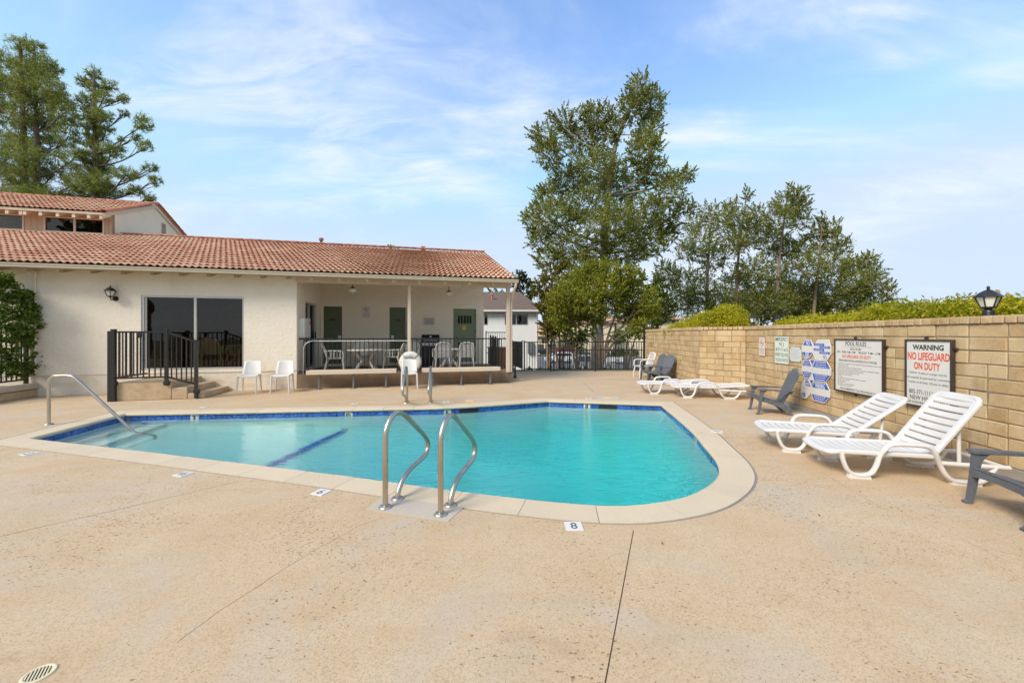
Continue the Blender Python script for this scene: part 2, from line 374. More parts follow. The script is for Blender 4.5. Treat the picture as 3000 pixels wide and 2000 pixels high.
def brick_mat(name, c0, c1, c2):
    t = NT(name); t.b.inputs['Roughness'].default_value = .92; t.b.inputs['Specular IOR Level'].default_value = .2
    t.coord(); c = t.mix(t.oi.outputs['Random'], c0, c1)
    c = t.mix(t.rng(t.noise(6, 5, .65), .45, .75, 0, .6), c, c2)
    c = t.mix(t.rng(t.noise(70, 3, .6), .52, .72, 0, .4), c, (.30, .20, .10))
    c = t.mix(t.rng(t.noise(2.0, 4, .6, (1, 1, .5)), .55, .74, 0, .6), c, (.25, .16, .08))
    gm = t.N('ShaderNodeNewGeometry'); nw = t.N('ShaderNodeTexNoise'); mp_ = t.N('ShaderNodeMapping'); mp_.inputs['Scale'].default_value = (2.2, 2.2, .35); t.L(gm.outputs['Position'], mp_.inputs[0]); t.L(mp_.outputs[0], nw.inputs['Vector']); nw.inputs['Scale'].default_value = 1.6; nw.inputs['Detail'].default_value = 6; nw.inputs['Roughness'].default_value = .65
    c = t.mix(t.rng(nw.outputs[0], .54, .72, 0, .55), c, (.24, .165, .095)); c = t.mix(t.rng(nw.outputs[0], .26, .42, .5, 0), c, (.66, .56, .42))   # run-off stains and pale bloom across the wall
    t.col(c); t.bump(t.noise(45, 4, .65), .55, .006); t.bump(t.noise(9, 3), .3, .012); return t.m
M['block'] = brick_mat('tan_slump_block', (0.462, 0.311, 0.151), (0.588, 0.445, 0.252), (0.630, 0.504, 0.319))
M['block_cap'] = brick_mat('tan_cap_brick', (0.447, 0.305, 0.155), (0.550, 0.404, 0.232), (0.602, 0.473, 0.310))
M['mortar'] = mat('mortar', (.27, .20, .125), .95, [(8, (.36, .29, .2), .45, .7, .6)], [(60, .4, .004)])
M['shingle'] = mat('brown_shingle', (.135, .092, .07), .9, [(14, (.20, .14, .108), .4, .7, .7, (1, 3, 1)), (3, (.10, .068, .052), .45, .75, .6)], [(30, .4, .01)])
def glass_mat(name, tint=.75, wob=.0):
    t = NT(name); n, l = t.n, t.l; n.remove(t.b)
    tr = t.N('ShaderNodeBsdfTransparent'); tr.inputs[0].default_value = (tint, tint*.90, tint*.74, 1)
    gl = t.N('ShaderNodeBsdfGlossy'); gl.inputs['Roughness'].default_value = .015; gl.inputs[0].default_value = (.9, .9, .9, 1)
    fr = t.N('ShaderNodeFresnel'); fr.inputs[0].default_value = 1.45
    b = t.N('ShaderNodeBump'); b.inputs['Strength'].default_value = .05; b.inputs['Distance'].default_value = .05; t.L(t.noise(1.6, 2, .5), b.inputs['Height']); t.L(b.outputs[0], gl.inputs['Normal'])
    m = t.N('ShaderNodeMixShader'); t.L(fr.outputs[0], m.inputs[0]); t.L(tr.outputs[0], m.inputs[1]); t.L(gl.outputs[0], m.inputs[2]); t.L(m.outputs[0], t.o.inputs[0])
    return t.m
M['glass'] = glass_mat('window_glass')
M['glass_dark'] = glass_mat('tinted_glass', .45)
M['milk'] = mat('milk_glass', (.82, .82, .78), .25)
M['lamp_pane'] = mat('frosted_lamp_glass', (.70, .70, .60), .3)
M['room_wall'] = mat('room_wall', (.62, .48, .30), .9, [(1.5, (.10, .08, .05), .4, .7, .6)])
M['room_floor'] = mat('room_floor', (.22, .17, .11), .8)
M['soil'] = mat('planter_soil', (.10, .07, .045), .95, [(8, (.17, .12, .08), .4, .7, .7)], [(30, .6, .02)])
M['ground'] = mat('ground_earth', (.13, .12, .06), .95, [(.15, (.07, .11, .03), .4, .65, .8), (2, (.18, .15, .09), .45, .7, .5)], [(10, .4, .03)])
M['asphalt'] = mat('asphalt', (.10, .10, .10), .9, [(.3, (.14, .135, .13), .4, .7, .6)], [(60, .3, .005)])
def leaf_mat(name, cols, trans=.3, rough=.55):
    t = NT(name); n = t.n; b = t.b; b.inputs['Roughness'].default_value = rough; b.inputs['Specular IOR Level'].default_value = .35
    g = t.N('ShaderNodeNewGeometry'); r = t.N('ShaderNodeValToRGB'); t.L(g.outputs['Random Per Island'], r.inputs[0])
    e = r.color_ramp.elements
    while len(e) < len(cols): e.new(.5)
    for i, c in enumerate(cols): e[i].position = i/(len(cols)-1); e[i].color = tuple(c)+(1,)
    c = t.mix(t.rng(t.noise(.8, 3, .6), .38, .66, 0, .45), r.outputs[0], tuple(.75*q for q in cols[0]))
    t.col(c); tl = t.N('ShaderNodeBsdfTranslucent'); t.L(t.mix(1, c, (1.1, 1.15, .55), 'MULTIPLY'), tl.inputs[0])
    m = t.N('ShaderNodeMixShader'); m.inputs[0].default_value = trans; t.L(b.outputs[0], m.inputs[1]); t.L(tl.outputs[0], m.inputs[2]); t.L(m.outputs[0], t.o.inputs[0]); return t.m
M['leaf_syc'] = leaf_mat('sycamore_leaf', [(0.157, 0.183, 0.042), (0.243, 0.266, 0.059), (0.335, 0.330, 0.086), (0.475, 0.460, 0.179)], .42)
M['leaf_syc_dark'] = leaf_mat('grove_leaf', [(0.155, 0.182, 0.046), (0.254, 0.273, 0.067), (0.360, 0.353, 0.092), (0.522, 0.481, 0.179)], .42)
M['leaf_front'] = leaf_mat('front_tree_leaf', [(0.167, 0.208, 0.026), (0.279, 0.310, 0.039), (0.424, 0.408, 0.054), (0.604, 0.529, 0.090)], .45)
M['leaf_olive'] = leaf_mat('crape_myrtle_leaf', [(.12, .125, .016), (.19, .18, .024), (.25, .20, .03), (.24, .14, .035)], .42)
M['leaf_bright'] = leaf_mat('young_leaf', [(.12, .19, .015), (.20, .28, .02), (.29, .36, .03)], .5)
M['leaf_hedge'] = leaf_mat('hedge_leaf', [(.14, .19, .008), (.38, .40, .014), (.56, .52, .022), (.66, .56, .03), (.58, .36, .06)], .5)
M['leaf_vine'] = leaf_mat('vine_leaf', [(0.036, 0.073, 0.010), (0.090, 0.155, 0.016), (0.155, 0.236, 0.026), (0.276, 0.325, 0.049)], .3)
M['leaf_pine'] = leaf_mat('pine_needles', [(0.132, 0.171, 0.035), (0.220, 0.263, 0.051), (0.320, 0.340, 0.068), (0.440, 0.375, 0.138)], .35)
M['leaf_dark'] = leaf_mat('shrub_leaf', [(.03, .05, .01), (.055, .08, .014), (.09, .115, .022)], .3)
M['bark'] = mat('brown_bark', (.16, .11, .075), .95, [(6, (.08, .055, .04), .4, .7, .7, (1, 1, .25))], [(14, .7, .03)])
M['bark_pale'] = mat('pale_sycamore_bark', (.36, .30, .23), .9, [(2.5, (.17, .13, .09), .45, .6, .8), (5, (.48, .43, .35), .5, .7, .6)], [(14, .4, .02)])
M['bark_grey'] = mat('grey_brown_bark', (.25, .18, .125), .95, [(6, (.13, .09, .065), .4, .7, .7, (1, 1, .2))], [(16, .7, .02)])
# ---------------------------------------------------------------- lettering
_txt = {}
def text_np(body, bold=0.0, extrude=.0):
    k = (body, bold)
    if k not in _txt:
        cu = bpy.data.curves.new('lettering', 'FONT'); cu.body = body; cu.offset = bold; cu.resolution_u = 3; cu.fill_mode = 'FRONT'; cu.extrude = 0
        ob = bpy.data.objects.new('lettering', cu); COL.objects.link(ob)
        dg = bpy.context.evaluated_depsgraph_get(); me = bpy.data.meshes.new_from_object(ob.evaluated_get(dg))
        v = [tuple(x.co) for x in me.vertices]; f = [tuple(p.vertices) for p in me.polygons]
        bpy.data.objects.remove(ob); bpy.data.meshes.remove(me); bpy.data.curves.remove(cu)
        xs = [p[0] for p in v]; ys = [p[1] for p in v]
        x0, x1, y0, y1 = min(xs), max(xs), min(ys), max(ys)
        _txt[k] = ([((p[0]-x0)/(x1-x0), (p[1]-y0)/max(y1-y0, 1e-6)) for p in v], f)
    return _txt[k]
def text_into(mb, body, org, ex, ey, x0, x1, y0, y1, bold=0.0):
    "fits the words into the box x0..x1, y0..y1 of the plane org + ex, ey"
    v, f = text_np(body, bold); org, ex, ey = Vector(org), Vector(ex), Vector(ey)
    mb.add([org + ex*(x0+(x1-x0)*a) + ey*(y0+(y1-y0)*b) for a, b in v], f)
def poly_into(mb, pts, org, ex, ey):
    org, ex, ey = Vector(org), Vector(ex), Vector(ey)
    mb.add([org+ex*x+ey*y for x, y in pts], [tuple(range(len(pts)))])

# ---------------------------------------------------------------- ground
DX0, DX1, DY0, DY1 = -15.0, 7.2, -7.0, 16.2
def ground_z(x, y):
    t = min(max((y-17)/13, 0), 1); t = t*t*(3-2*t)
    return -.06 - 2.74*t
xs = sorted([-600, -300, -150, -80, -50, -30, -22, -18, DX0+.3, -10, -6, -3, 0, 3, 5, DX1-.3, 8.5, 11, 15, 20, 26, 34, 45, 60, 90, 160, 300, 600])
ys = sorted([-200, -60, -25, -12, DY0+.3, -4, 0, 4, 8, 12, DY1-.3, 17, 18, 19, 20, 21, 22, 23, 24, 25, 26, 27, 28, 29, 30, 35, 42, 60, 80, 120, 200, 400, 1200])
g = MB(); g.v = [(x, y, ground_z(x, y)) for y in ys for x in xs]
for j in range(len(ys)-1):
    for i in range(len(xs)-1):
        cx_, cy_ = (xs[i]+xs[i+1])/2, (ys[j]+ys[j+1])/2
        if DX0 < cx_ < DX1 and DY0 < cy_ < DY1: continue
        k = len(xs); g.f.append((j*k+i, j*k+i+1, (j+1)*k+i+1, (j+1)*k+i)); g.sm.append(True)
struct(g.build('ground', M['ground']))

# ---------------------------------------------------------------- pool outline
def inset(u, v): p = gp(u, v); return Vector((p.x, p.y))
right = [(1938,1183), (1986,1222), (2031,1261), (2072,1308), (2098,1338), (2112,1364), (2112,1388), (2088,1417), (2022,1452), (1912,1475), (1781,1482), (1590,1468), (1328,1438)]
OUT = [inset(366, 1211)] + [Vector(p[:2]) for p in crv([(*inset(366,1211), 0)]+[(*inset(*q), 0) for q in ((1180,1195), (1330,1190.5), (1440,1184), (1604,1172.5))], 5)][5:]
arc = [Vector(p[:2]) for p in crv([(*inset(*q), 0) for q in right], 6)]
OUT += [inset(1938, 1183)] + arc[1:] + [inset(1000, 1393), inset(425, 1323), inset(81, 1284)]
def area(P): return sum(P[i].x*P[(i+1) % len(P)].y - P[(i+1) % len(P)].x*P[i].y for i in range(len(P)))/2
if area(OUT) < 0: OUT = OUT[::-1]                      # counter-clockwise
def dense(P, step=.1):
    o = []
    for i in range(len(P)):
        a, b = P[i], P[(i+1) % len(P)]; n = max(1, int((b-a).length/step))
        o += [a+(b-a)*k/n for k in range(n)]
    return o
def offset(P, d):
    n = len(P); o = []
    for i in range(n):
        e0 = (P[i]-P[i-1]).normalized(); e1 = (P[(i+1) % n]-P[i]).normalized()
        n0, n1 = Vector((e0.y, -e0.x)), Vector((e1.y, -e1.x)); b = n0+n1; b.normalize()
        o.append(P[i] + b*d/max(b.dot(n0), .35))
    return o
PD = dense(OUT, .1); NPD = len(PD)
def inside(p, P):
    c = False; n = len(P); j = n-1
    for i in range(n):
        if (P[i].y > p.y) != (P[j].y > p.y) and p.x < (P[j].x-P[i].x)*(p.y-P[i].y)/(P[j].y-P[i].y)+P[i].x: c = not c
        j = i
    return c

# ---------------------------------------------------------------- deck: one sheet with the pool cut out and the joints and cracks cut through it
rnd = random.Random(3)
def groove(px, w, jit=0):
    P = [inset(*q) for q in px]
    if jit:
        Q = []
        for i in range(len(P)-1):
            n = max(2, int((P[i+1]-P[i]).length/.07))
            for k in range(n):
                p = P[i]+(P[i+1]-P[i])*k/n; Q.append(p+Vector((rnd.uniform(-jit, jit), rnd.uniform(-jit, jit))) if 0 < k else p)
        P = Q+[P[-1]]
    L, Rr = [], []
    for i in range(len(P)):
        t = (P[min(i+1, len(P)-1)]-P[max(i-1, 0)]).normalized(); nn = Vector((-t.y, t.x)); ww = w*(rnd.uniform(.6, 1.3) if jit else 1)/2
        L.append(P[i]+nn*ww); Rr.append(P[i]-nn*ww)
    return L+Rr[::-1]
GR = [groove([(1856,1552), (1845,1612), (1812,1790), (1773,2000), (1700,2400)], .0065),
      groove([(712,1406), (300,1502), (0,1570)], .007, .003), groove([(0,1572), (-500,1690)], .007),
      groove([(1126,1513), (1049,1540), (977,1582), (900,1624), (790,1693), (640,1790), (520,1880)], .004, .006),
      groove([(2222,1364), (2300,1369), (2392,1376)], .008, .002), groove([(2402,1379), (2480,1427), (2581,1484), (2672,1517), (2796,1565), (2960,1650)], .0055, .007),
      groove([(2012,1206), (2120,1209), (2290,1213)], .011), groove([(1490,1124.5), (1545,1145), (1592,1162)], .016), groove([(1706,1117), (1722,1131), (1738,1147)], .018, .01),
      groove([(1420,1156), (1300,1150), (1120,1149)], .014, .01), groove([(700,1168), (640,1172), (560,1182)], .012, .01)]
HOLE = offset(PD, .335)
pts = [Vector(p) for p in ((DX0, DY0), (DX1, DY0), (DX1, DY1), (DX0, DY1))]; edges = [(0,1), (1,2), (2,3), (3,0)]
for P in [HOLE]+GR:
    b = len(pts); pts += P; edges += [(b+i, b+(i+1) % len(P)) for i in range(len(P))]
for i in range(14):
    for j in range(14): pts.append(Vector((DX0+.5+i*(DX1-DX0-1)/13, DY0+.5+j*(DY1-DY0-1)/13)))
rv, re_, rf, *_ = geometry.delaunay_2d_cdt(pts, edges, [], 0, 1e-5)
d = MB(); d.v = [(p.x, p.y, 0) for p in rv]
for f in rf:
    c = sum((rv[i] for i in f), Vector((0, 0)))/3
    if inside(c, HOLE) or any(inside(c, Q) for Q in GR): continue
    d.f.append(tuple(f)); d.sm.append(False)
for P in [HOLE]+GR:                                     # edges of the slab
    b = len(d.v); n = len(P); d.v += [(p.x, p.y, 0) for p in P]+[(p.x, p.y, -.03) for p in P]
    d.f += [(b+i, b+n+i, b+n+(i+1) % n, b+(i+1) % n) for i in range(n)]; d.sm += [False]*n
deck = struct(d.build('pool_deck', M['deck']))
s_ = MB()
for Q in GR:
    n = len(Q)//2
    for i in range(n-1): s_.quad(*[(p.x, p.y, -.011) for p in (Q[i], Q[i+1], Q[2*n-2-i], Q[2*n-1-i])])
s_.build('joint_filler', M['joint'], deck)
pq = [gp(*q, .004) for q in ((1073,1491), (1119,1453), (1359,1484), (1313,1526))]
MB().prism(pq, (0, 0, -.012)).build('mortar_patch', M['patch'], deck)
pq = [gp(*q, .004) for q in ((1748,1169.5), (1753,1159.5), (1814,1160.5), (1813,1170))]
MB().prism(pq, (0, 0, -.012)).build('mortar_patch', M['patch'], deck)

# ---------------------------------------------------------------- pool
pool = thing('swimming_pool', None, None); struct(pool)
cum = [0]
for i in range(NPD): cum.append(cum[-1]+(PD[(i+1) % NPD]-PD[i]).length)
PER = cum[-1]
OFFS = {}
def at_s(s, dd):
    "point on the pool outline at arc length s, moved outward by dd"
    if dd not in OFFS: OFFS[dd] = offset(PD, dd)
    P = OFFS[dd]; s = s % PER; lo = 0; hi = NPD
    while hi-lo > 1:
        m = (lo+hi)//2
        if cum[m] <= s: lo = m
        else: hi = m
    f = (s-cum[lo])/(cum[lo+1]-cum[lo]); return P[lo]+(P[(lo+1) % NPD]-P[lo])*f
def near_s(p):
    p = Vector(p[:2]); i = min(range(NPD), key=lambda k: (PD[k]-p).length); return cum[i]
# corners start a stone
corner_s = sorted(near_s(inset(*q)) for q in ((366,1211), (1604,1172.5), (1938,1183), (81,1284)))
SEC = [(.02, -.052), (-.018, -.048), (-.027, -.028), (-.02, -.008), (-.004, .002), (.31, .002), (.31, -.052)]
for ci, s0 in enumerate(corner_s):
    s1 = corner_s[(ci+1) % 4] + (PER if ci == 3 else 0); n = max(1, round((s1-s0)/.61)); w = (s1-s0)/n
    for k in range(n):
        a, b = s0+k*w+(.0025 if k else 0), s0+(k+1)*w-(.0025 if k < n-1 else 0); m = 7; mb = MB()
        for j in range(m):
            for (dd, z) in SEC:
                p = at_s(a+(b-a)*j/(m-1)+(-1e-6 if j == m-1 else 1e-6), dd); mb.v.append((p.x, p.y, z))
        q = len(SEC)
        for j in range(m-1):
            for i in range(q): mb.f.append((j*q+i, (j+1)*q+i, (j+1)*q+(i+1) % q, j*q+(i+1) % q)); mb.sm.append(False)
        mb.f.append(tuple(range(q))); mb.f.append(tuple(range((m-1)*q, m*q))[::-1]); mb.sm += [False]*2
        mb.build('coping_stone', M['coping'], pool)
gro = MB()
for (d0, d1, z) in ((.30, .34, -.006),):
    A, B = offset(PD, d0), offset(PD, d1)
    for i in range(NPD): j = (i+1) % NPD; gro.quad(*[(p.x, p.y, z) for p in (A[i], B[i], B[j], A[j])])
gro.build('expansion_joint', M['sealant'], pool)
def depth(x): return -np.interp(x, [-7, -5.8, -3.4, .2, 1.2], [.75, .85, 1.12, 2.6, 2.95])
wall = MB(); A = offset(PD, .022)
for i in range(NPD):
    j = (i+1) % NPD; wall.quad((A[i].x, A[i].y, -.04), (A[j].x, A[j].y, -.04), (A[j].x, A[j].y, depth(A[j].x)), (A[i].x, A[i].y, depth(A[i].x)))
wall.build('pool_wall', M['plaster'], pool)
fp = list(A); fe = [(i, (i+1) % NPD) for i in range(NPD)]
for i in range(24):
    for j in range(14):
        p = Vector((-7.6+i*.46, 3.3+j*.45))
        if inside(p, PD): fp.append(p)
rv, re_, rf, *_ = geometry.delaunay_2d_cdt(fp, fe, [], 0, 1e-5)
fl = MB(); fl.v = [(p.x, p.y, float(depth(p.x))) for p in rv]
for f in rf:
    if inside(sum((rv[i] for i in f), Vector((0, 0)))/3, A): fl.f.append(tuple(f)); fl.sm.append(True)
fl.build('pool_floor', M['plaster'], pool)
gw = MB(); G_ = offset(PD, .018)
for i in range(NPD): j = (i+1) % NPD; gw.quad((G_[i].x, G_[i].y, -.05), (G_[j].x, G_[j].y, -.05), (G_[j].x, G_[j].y, -.215), (G_[i].x, G_[i].y, -.215))
gw.build('tile_grout', M['grout'], pool)
tile_me = MB().cbox((0,0,0), (.146, .014, .146), .003).mesh('waterline_tile', M['tile_blue'])
white_me = MB().cbox((0,0,0), (.146, .014, .146), .003).mesh('depth_tile', M['sign_white'])
SP = .1515; marks = {}
for txt, q in (("3", (565,1208)), ("4½", (1026,1199)), ("6", (1309,1190)), ("8", (1721,1176)), ("8", (2034,1266))):
    marks[int(near_s(inset(*q))/SP)] = txt
for i in range(int(PER/SP)):
    s = (i+.5)*SP; p = at_s(s, .012); t = at_s(s+.05, .012)-at_s(s-.05, .012); a = math.atan2(t.y, t.x)
    if i in marks:
        o = place('depth_tile', white_me, pool, (p.x, p.y, -.126), (0, 0, a)); tm = MB()
        w = .066 if len(marks[i]) == 1 else .10
        text_into(tm, marks[i], (0, .0085, 0), (-1, 0, 0), (0, 0, 1), -w/2-.008, w/2-.008, -.045, .066, .03); text_into(tm, '"', (0, .0085, 0), (-1, 0, 0), (0, 0, 1), w/2, w/2+.02, .035, .06, .0)
        tm.build('numeral', M['ink'], o)
    else: place('waterline_tile', tile_me, pool, (p.x, p.y, -.126), (0, 0, a))
for q in ((1368,1189), (1778,1177)):
    s = near_s(inset(*q)); p = at_s(s, .012); t = at_s(s+.1, .012)-at_s(s-.1, .012); a = math.atan2(t.y, t.x)
    mb = MB(); mb.b2(-.19, .19, .004, .016, -.075, -.065); mb.b2(-.19, .19, .004, .016, -.205, -.195); mb.b2(-.19, -.18, .004, .016, -.195, -.075); mb.b2(.18, .19, .004, .016, -.195, -.075)
    o = mb.build('skimmer_mouth', M['dark_hole'], pool, (p.x, p.y, 0), (0, 0, a)); MB().b2(-.18, .18, .002, .011, -.195, -.075).build('mouth_shade_panel', M['rubber'], o)  # dark panel set in for the shaded opening; no recess is cut
# steps across the short edge at the shallow end
pa, pl = inset(366,1211), inset(81,1284); ed = (pl-pa).normalized(); nn = Vector((-ed.y, ed.x))
if nn.x < 0: nn = -nn
for k, (w, z) in enumerate(((.36, -.36), (.72, -.58), (1.08, -.80))):
    a, b = pa-ed*.15-nn*.05, pl+ed*.45-nn*.05
    MB().prism([(a.x, a.y, z), (b.x, b.y, z), (b.x+nn.x*w, b.y+nn.y*w, z), (a.x+nn.x*w, a.y+nn.y*w, z)], (0, 0, -1.3-z)).build('pool_step', M['plaster'], pool)
# blue tile stripe across the floor where it starts to slope
fx = -3.46; y0, y1 = 5.05, 7.95; n = int((y1-y0)/.155); fm = MB().cbox((0,0,0), (.146, .146, .012), .003).mesh('floor_tile', M['stripe'])
for i in range(n):
    x = fx+.35*(i/n-.5); place('floor_tile', fm, pool, (x, y0+i*.155, float(depth(x))+.006), (0, R(-4), R(-8)))
# water body: a closed volume
W = offset(PD, .05); w = MB(); w.prism([(p.x, p.y, -3.3) for p in W], (0, 0, 3.168)); struct(w.build('water', M['water']))

# depth markers set into the deck
def deck_marker(txt, u, v, rz, label, w=.135, h=.135, sw=None):
    p = gp(u, v); t = thing('depth_marker', label, 'depth marker', p, rz, 'depth markers set in the deck around the pool')
    MB().cbox((0, 0, .003), (w, h, .008), .0015).build('tile', M['sign_white'], t)
    tm = MB(); k = sw or (.026 if len(txt) == 1 else .045); text_into(tm, txt, (0, 0, .0078), (1,0,0), (0,1,0), -k, k, -h*.36, h*.36, .012); tm.build('numeral', M['ink_grey'], t)
deck_marker('8', 1681, 1541.5, R(0), 'white depth tile numbered 8 on the near edge of the deep end')
deck_marker('6', 941, 1442, R(-17), 'white depth tile numbered 6 left of the near grab rails')
deck_marker('4½', 537, 1389, R(-17), 'white depth tile numbered 4½ on the near edge of the shallow end')
deck_marker('3', 86, 1329, R(-17), 'white depth tile numbered 3 at the photo\'s left edge')
deck_marker('8', 2100, 1264, R(-120), 'white depth tile beside the right side of the pool, left of the loungers', .16, .16)
deck_marker('6', 1307, 1178, R(8), 'white depth tile on the far edge, right of the far grab rails')
deck_marker('4½', 1040, 1182, R(8), 'white depth tile on the far edge, left of the far grab rails')
deck_marker('8', 1724, 1166.5, R(-8), 'white depth tile on the far edge near the grey mortar patch')
deck_marker('3', 600, 1192, R(6), 'white depth tile on the far edge in front of the concrete steps')
for (u, v, c, lab) in ((1378,1174,'sign_white','round cream skimmer lid in the deck behind the far pool edge'), (1782,1165,'sign_white','round cream skimmer lid set in the grey mortar patch')):
    t = thing('skimmer_lid', lab, 'lid', gp(u, v), 0, 'skimmer lids in the far deck')
    MB().lathe([(0, .009), (.10, .009), (.118, .007), (.12, .004), (.12, 0)], 24).build('lid', mat('aged_cream_lid', (.66, .48, .22), .6), t)
# drain in the near left corner
t = thing('floor_drain', 'round cream drain grate set in the concrete deck in the near corner', 'drain', gp(114, 1974))
Rd = .056
MB().lathe([(Rd-.014, .001), (Rd-.014, .006), (Rd-.003, .006), (Rd, .003), (Rd, 0)], 36).build('rim', mat('cream_drain_plastic', (.72, .62, .40), .5), t)
MB().lathe([(0, .0012), (Rd-.013, .0012)], 36).build('sump', M['dark_hole'], t)
for i in range(8):
    x = -.0385+i*.011; h = math.sqrt(max((Rd-.014)**2-x*x, .0001)); MB().cbox((x, 0, .0035), (.0058, 2*h, .005), .001, rotz(R(0))).build('grate_bar', bpy.data.materials['cream_drain_plastic'], t)
t.rotation_euler = (0, 0, R(37))

# ---------------------------------------------------------------- grab rails
def figure_four(label, px, ang, group, flip=False):
    p = gp(*px); t = thing('grab_rail', label, 'pool rail', p, ang, group)
    prof = [(0,0), (0,.22), (0,.45), (0,.60), (.018,.68), (.075,.755), (.15,.79), (.22,.785), (.30,.745), (.45,.635), (.60,.52), (.68,.455), (.735,.39), (.745,.32), (.70,.265), (.62,.24), (.50,.222), (.38,.198), (.28,.155), (.215,.09), (.19,.04), (.185,0)]
    MB().tube(crv([(q[0], 0, q[1]) for q in prof], 5), .0235, 14).build('rail', M['steel'], t)
    for x in (0, .185):
        MB().lathe([(.024, .026), (.044, .022), (.055, .012), (.057, 0)], 22, (x, 0, 0)).build('base_collar', M['steel'], t)
G1 = 'curved steel grab rails at the pool ladders'
figure_four('near stainless grab rail standing left of its twin on the mortar patch', (1129,1487), math.atan2(.955, .29), G1)
figure_four('near stainless grab rail standing right of its twin on the mortar patch', (1291,1508), math.atan2(.955, .29), G1)
figure_four('far stainless grab rail in front of the white chair by the life ring', (1193,1177), R(-82), G1)
figure_four('far stainless grab rail in front of the second bench', (1263,1176), R(-82), G1)
p = gp(143, 1244); t = thing('stair_rail', 'bent stainless handrail running down into the shallow end', 'pool rail', p, math.atan2(.10, 1.38))
MB().tube(crv([(0,0,0), (0,0,.35), (0,0,.66), (.015,0,.75), (.075,0,.805), (.16,0,.815), (.30,0,.815), (.38,0,.79), (.48,0,.70), (.75,0,.435), (1.1,0,.085), (1.34,0,-.16), (1.6,0,-.42), (1.66,0,-.56), (1.66,0,-.80)], 5), .0235, 14).build('rail', M['steel'], t)
MB().lathe([(.024, .03), (.045, .025), (.058, .012), (.06, 0)], 22).build('base_collar', M['steel'], t)
# ================================================================ clubhouse (local frame: x along the facade, y into the building)
BA = R(13.5); BC, BS = math.cos(BA), math.sin(BA); BO = gp(869, 1138)
def FW(s, t, z=0.0): return Vector((BO.x+BC*s-BS*t, BO.y+BS*s+BC*t, z))
def fuv(u, v, t=0.0):
    k = (u-CX)/F_PX; s = (k*(BO.y+BC*t)-BO.x+BS*t)/(BC-BS*k); Y = BO.y+BS*s+BC*t
    return s, CAM_H+(HY-v)/F_PX*Y
def suv(u, v, s=0.0):
    k = (u-CX)/F_PX; t = (BO.x+BC*s-k*(BO.y+BS*s))/(BS+BC*k); Y = BO.y+BS*s+BC*t
    return t, CAM_H+(HY-v)/F_PX*Y
club = thing('clubhouse', 'long cream stucco clubhouse with red clay tile roof and a recessed porch', 'building', (BO.x, BO.y, 0), BA)
PZ = .39; RT = 2.86; SEND = 6.22; SLOPE = .333; TZ = 3.22           # platform height, recess depth, roof end, slope, tile lip height
def roof_z(t): return TZ+SLOPE*(t+.5)
def panel(mb, ax, a0, a1, z0, z1, d0, d1, holes=()):
    "wall slab along axis ax ('x' or 'y') with rectangular holes (a0,a1,z0,z1)"
    def bx(p, q, r, w):
        if q-p < 1e-4 or w-r < 1e-4: return
        if ax == 'x': mb.b2(p, q, d0, d1, r, w)
        else: mb.b2(d0, d1, p, q, r, w)
    cur = a0
    for h in sorted(holes):
        bx(cur, h[0], z0, z1); bx(h[0], h[1], z0, h[2]); bx(h[0], h[1], h[3], z1); cur = h[1]
    bx(cur, a1, z0, z1)
sd0, sdz0 = fuv(413, 1086.5); sd1, sdz1 = fuv(715, 867)
SD = (sd0, sd1, .575, 2.52)
t0, _ = suv(895, 900, 0); t1, _ = suv(929, 900, 0); SIDE = (t0, t1, PZ+.06, 2.50)
def rng2(u0, u1, t): return fuv(u0, 0, t)[0], fuv(u1, 0, t)[0]
men = (*rng2(948, 1002, RT), PZ+.02, 2.49); wom = (*rng2(1141, 1191, RT), PZ+.02, 2.49); gre = (*rng2(1328, 1395, RT), PZ+.03, 2.48)
w = MB(); panel(w, 'x', -14.6, 0, .50, 3.28, 0, .2, [SD]); w.build('front_wall', M['stucco'], club)
w = MB(); panel(w, 'x', -14.6, 0, 0, .498, .016, .2); w.build('stem_wall', M['stem'], club)
w = MB(); panel(w, 'y', .2, RT, PZ, 3.28, -.2, 0, [SIDE]); w.prism([(-.2, .2, 3.28), (-.2, RT, 3.28), (-.2, RT, 4.14), (-.2, .2, 3.30)], (.2, 0, 0)); w.build('side_wall', M['stucco'], club)
w = MB(); panel(w, 'x', 0, 5.73, PZ-.1, 4.12, RT, RT+.18, [men, wom, gre]); w.build('back_wall', M['stucco'], club)
w = MB(); panel(w, 'y', RT+.18, 8.6, 0, 4.2, 5.55, 5.73); w.build('end_wall', M['stucco'], club)
MB().b2(-.2, 5.73, RT-.012, RT, PZ, PZ+.085).b2(0, .012, .2, SIDE[0]-.05, PZ, PZ+.085).build('baseboard', M['stucco'], club)
w = MB()
w.quad((-6.5,.24,.52), (-.22,.24,.52), (-.22,5,.52), (-6.5,5,.52))
w.build('room_floor', M['room_floor'], club)
w = MB(); w.quad((-6.5,5,.5), (-.22,5,.5), (-.22,5,3.2), (-6.5,5,3.2)); w.quad((-6.5,.24,.5), (-6.5,5,.5), (-6.5,5,3.2), (-6.5,.24,3.2)); w.quad((-6.5,.24,3.18), (-.22,.24,3.18), (-.22,5,3.18), (-6.5,5,3.18)); w.build('room_wall', M['room_wall'], club)
MB().b2(-14.6, -14.4, .2, 9, 0, 3.3).prism([(-14.6, .2, 3.3), (-14.6, 9, 3.3), (-14.6, 9, roof_z(2.2)-.13), (-14.6, 5.6, roof_z(5.6)-.13), (-14.6, .2, roof_z(.2)-.13)], (.2, 0, 0)).build('end_wall', M['stucco'], club)
# dark backs of the shut rooms behind the doors
pl = MB().b2(0, 6.12, 0, RT-.003, 0, PZ).build('porch_slab', M['platform'], club)
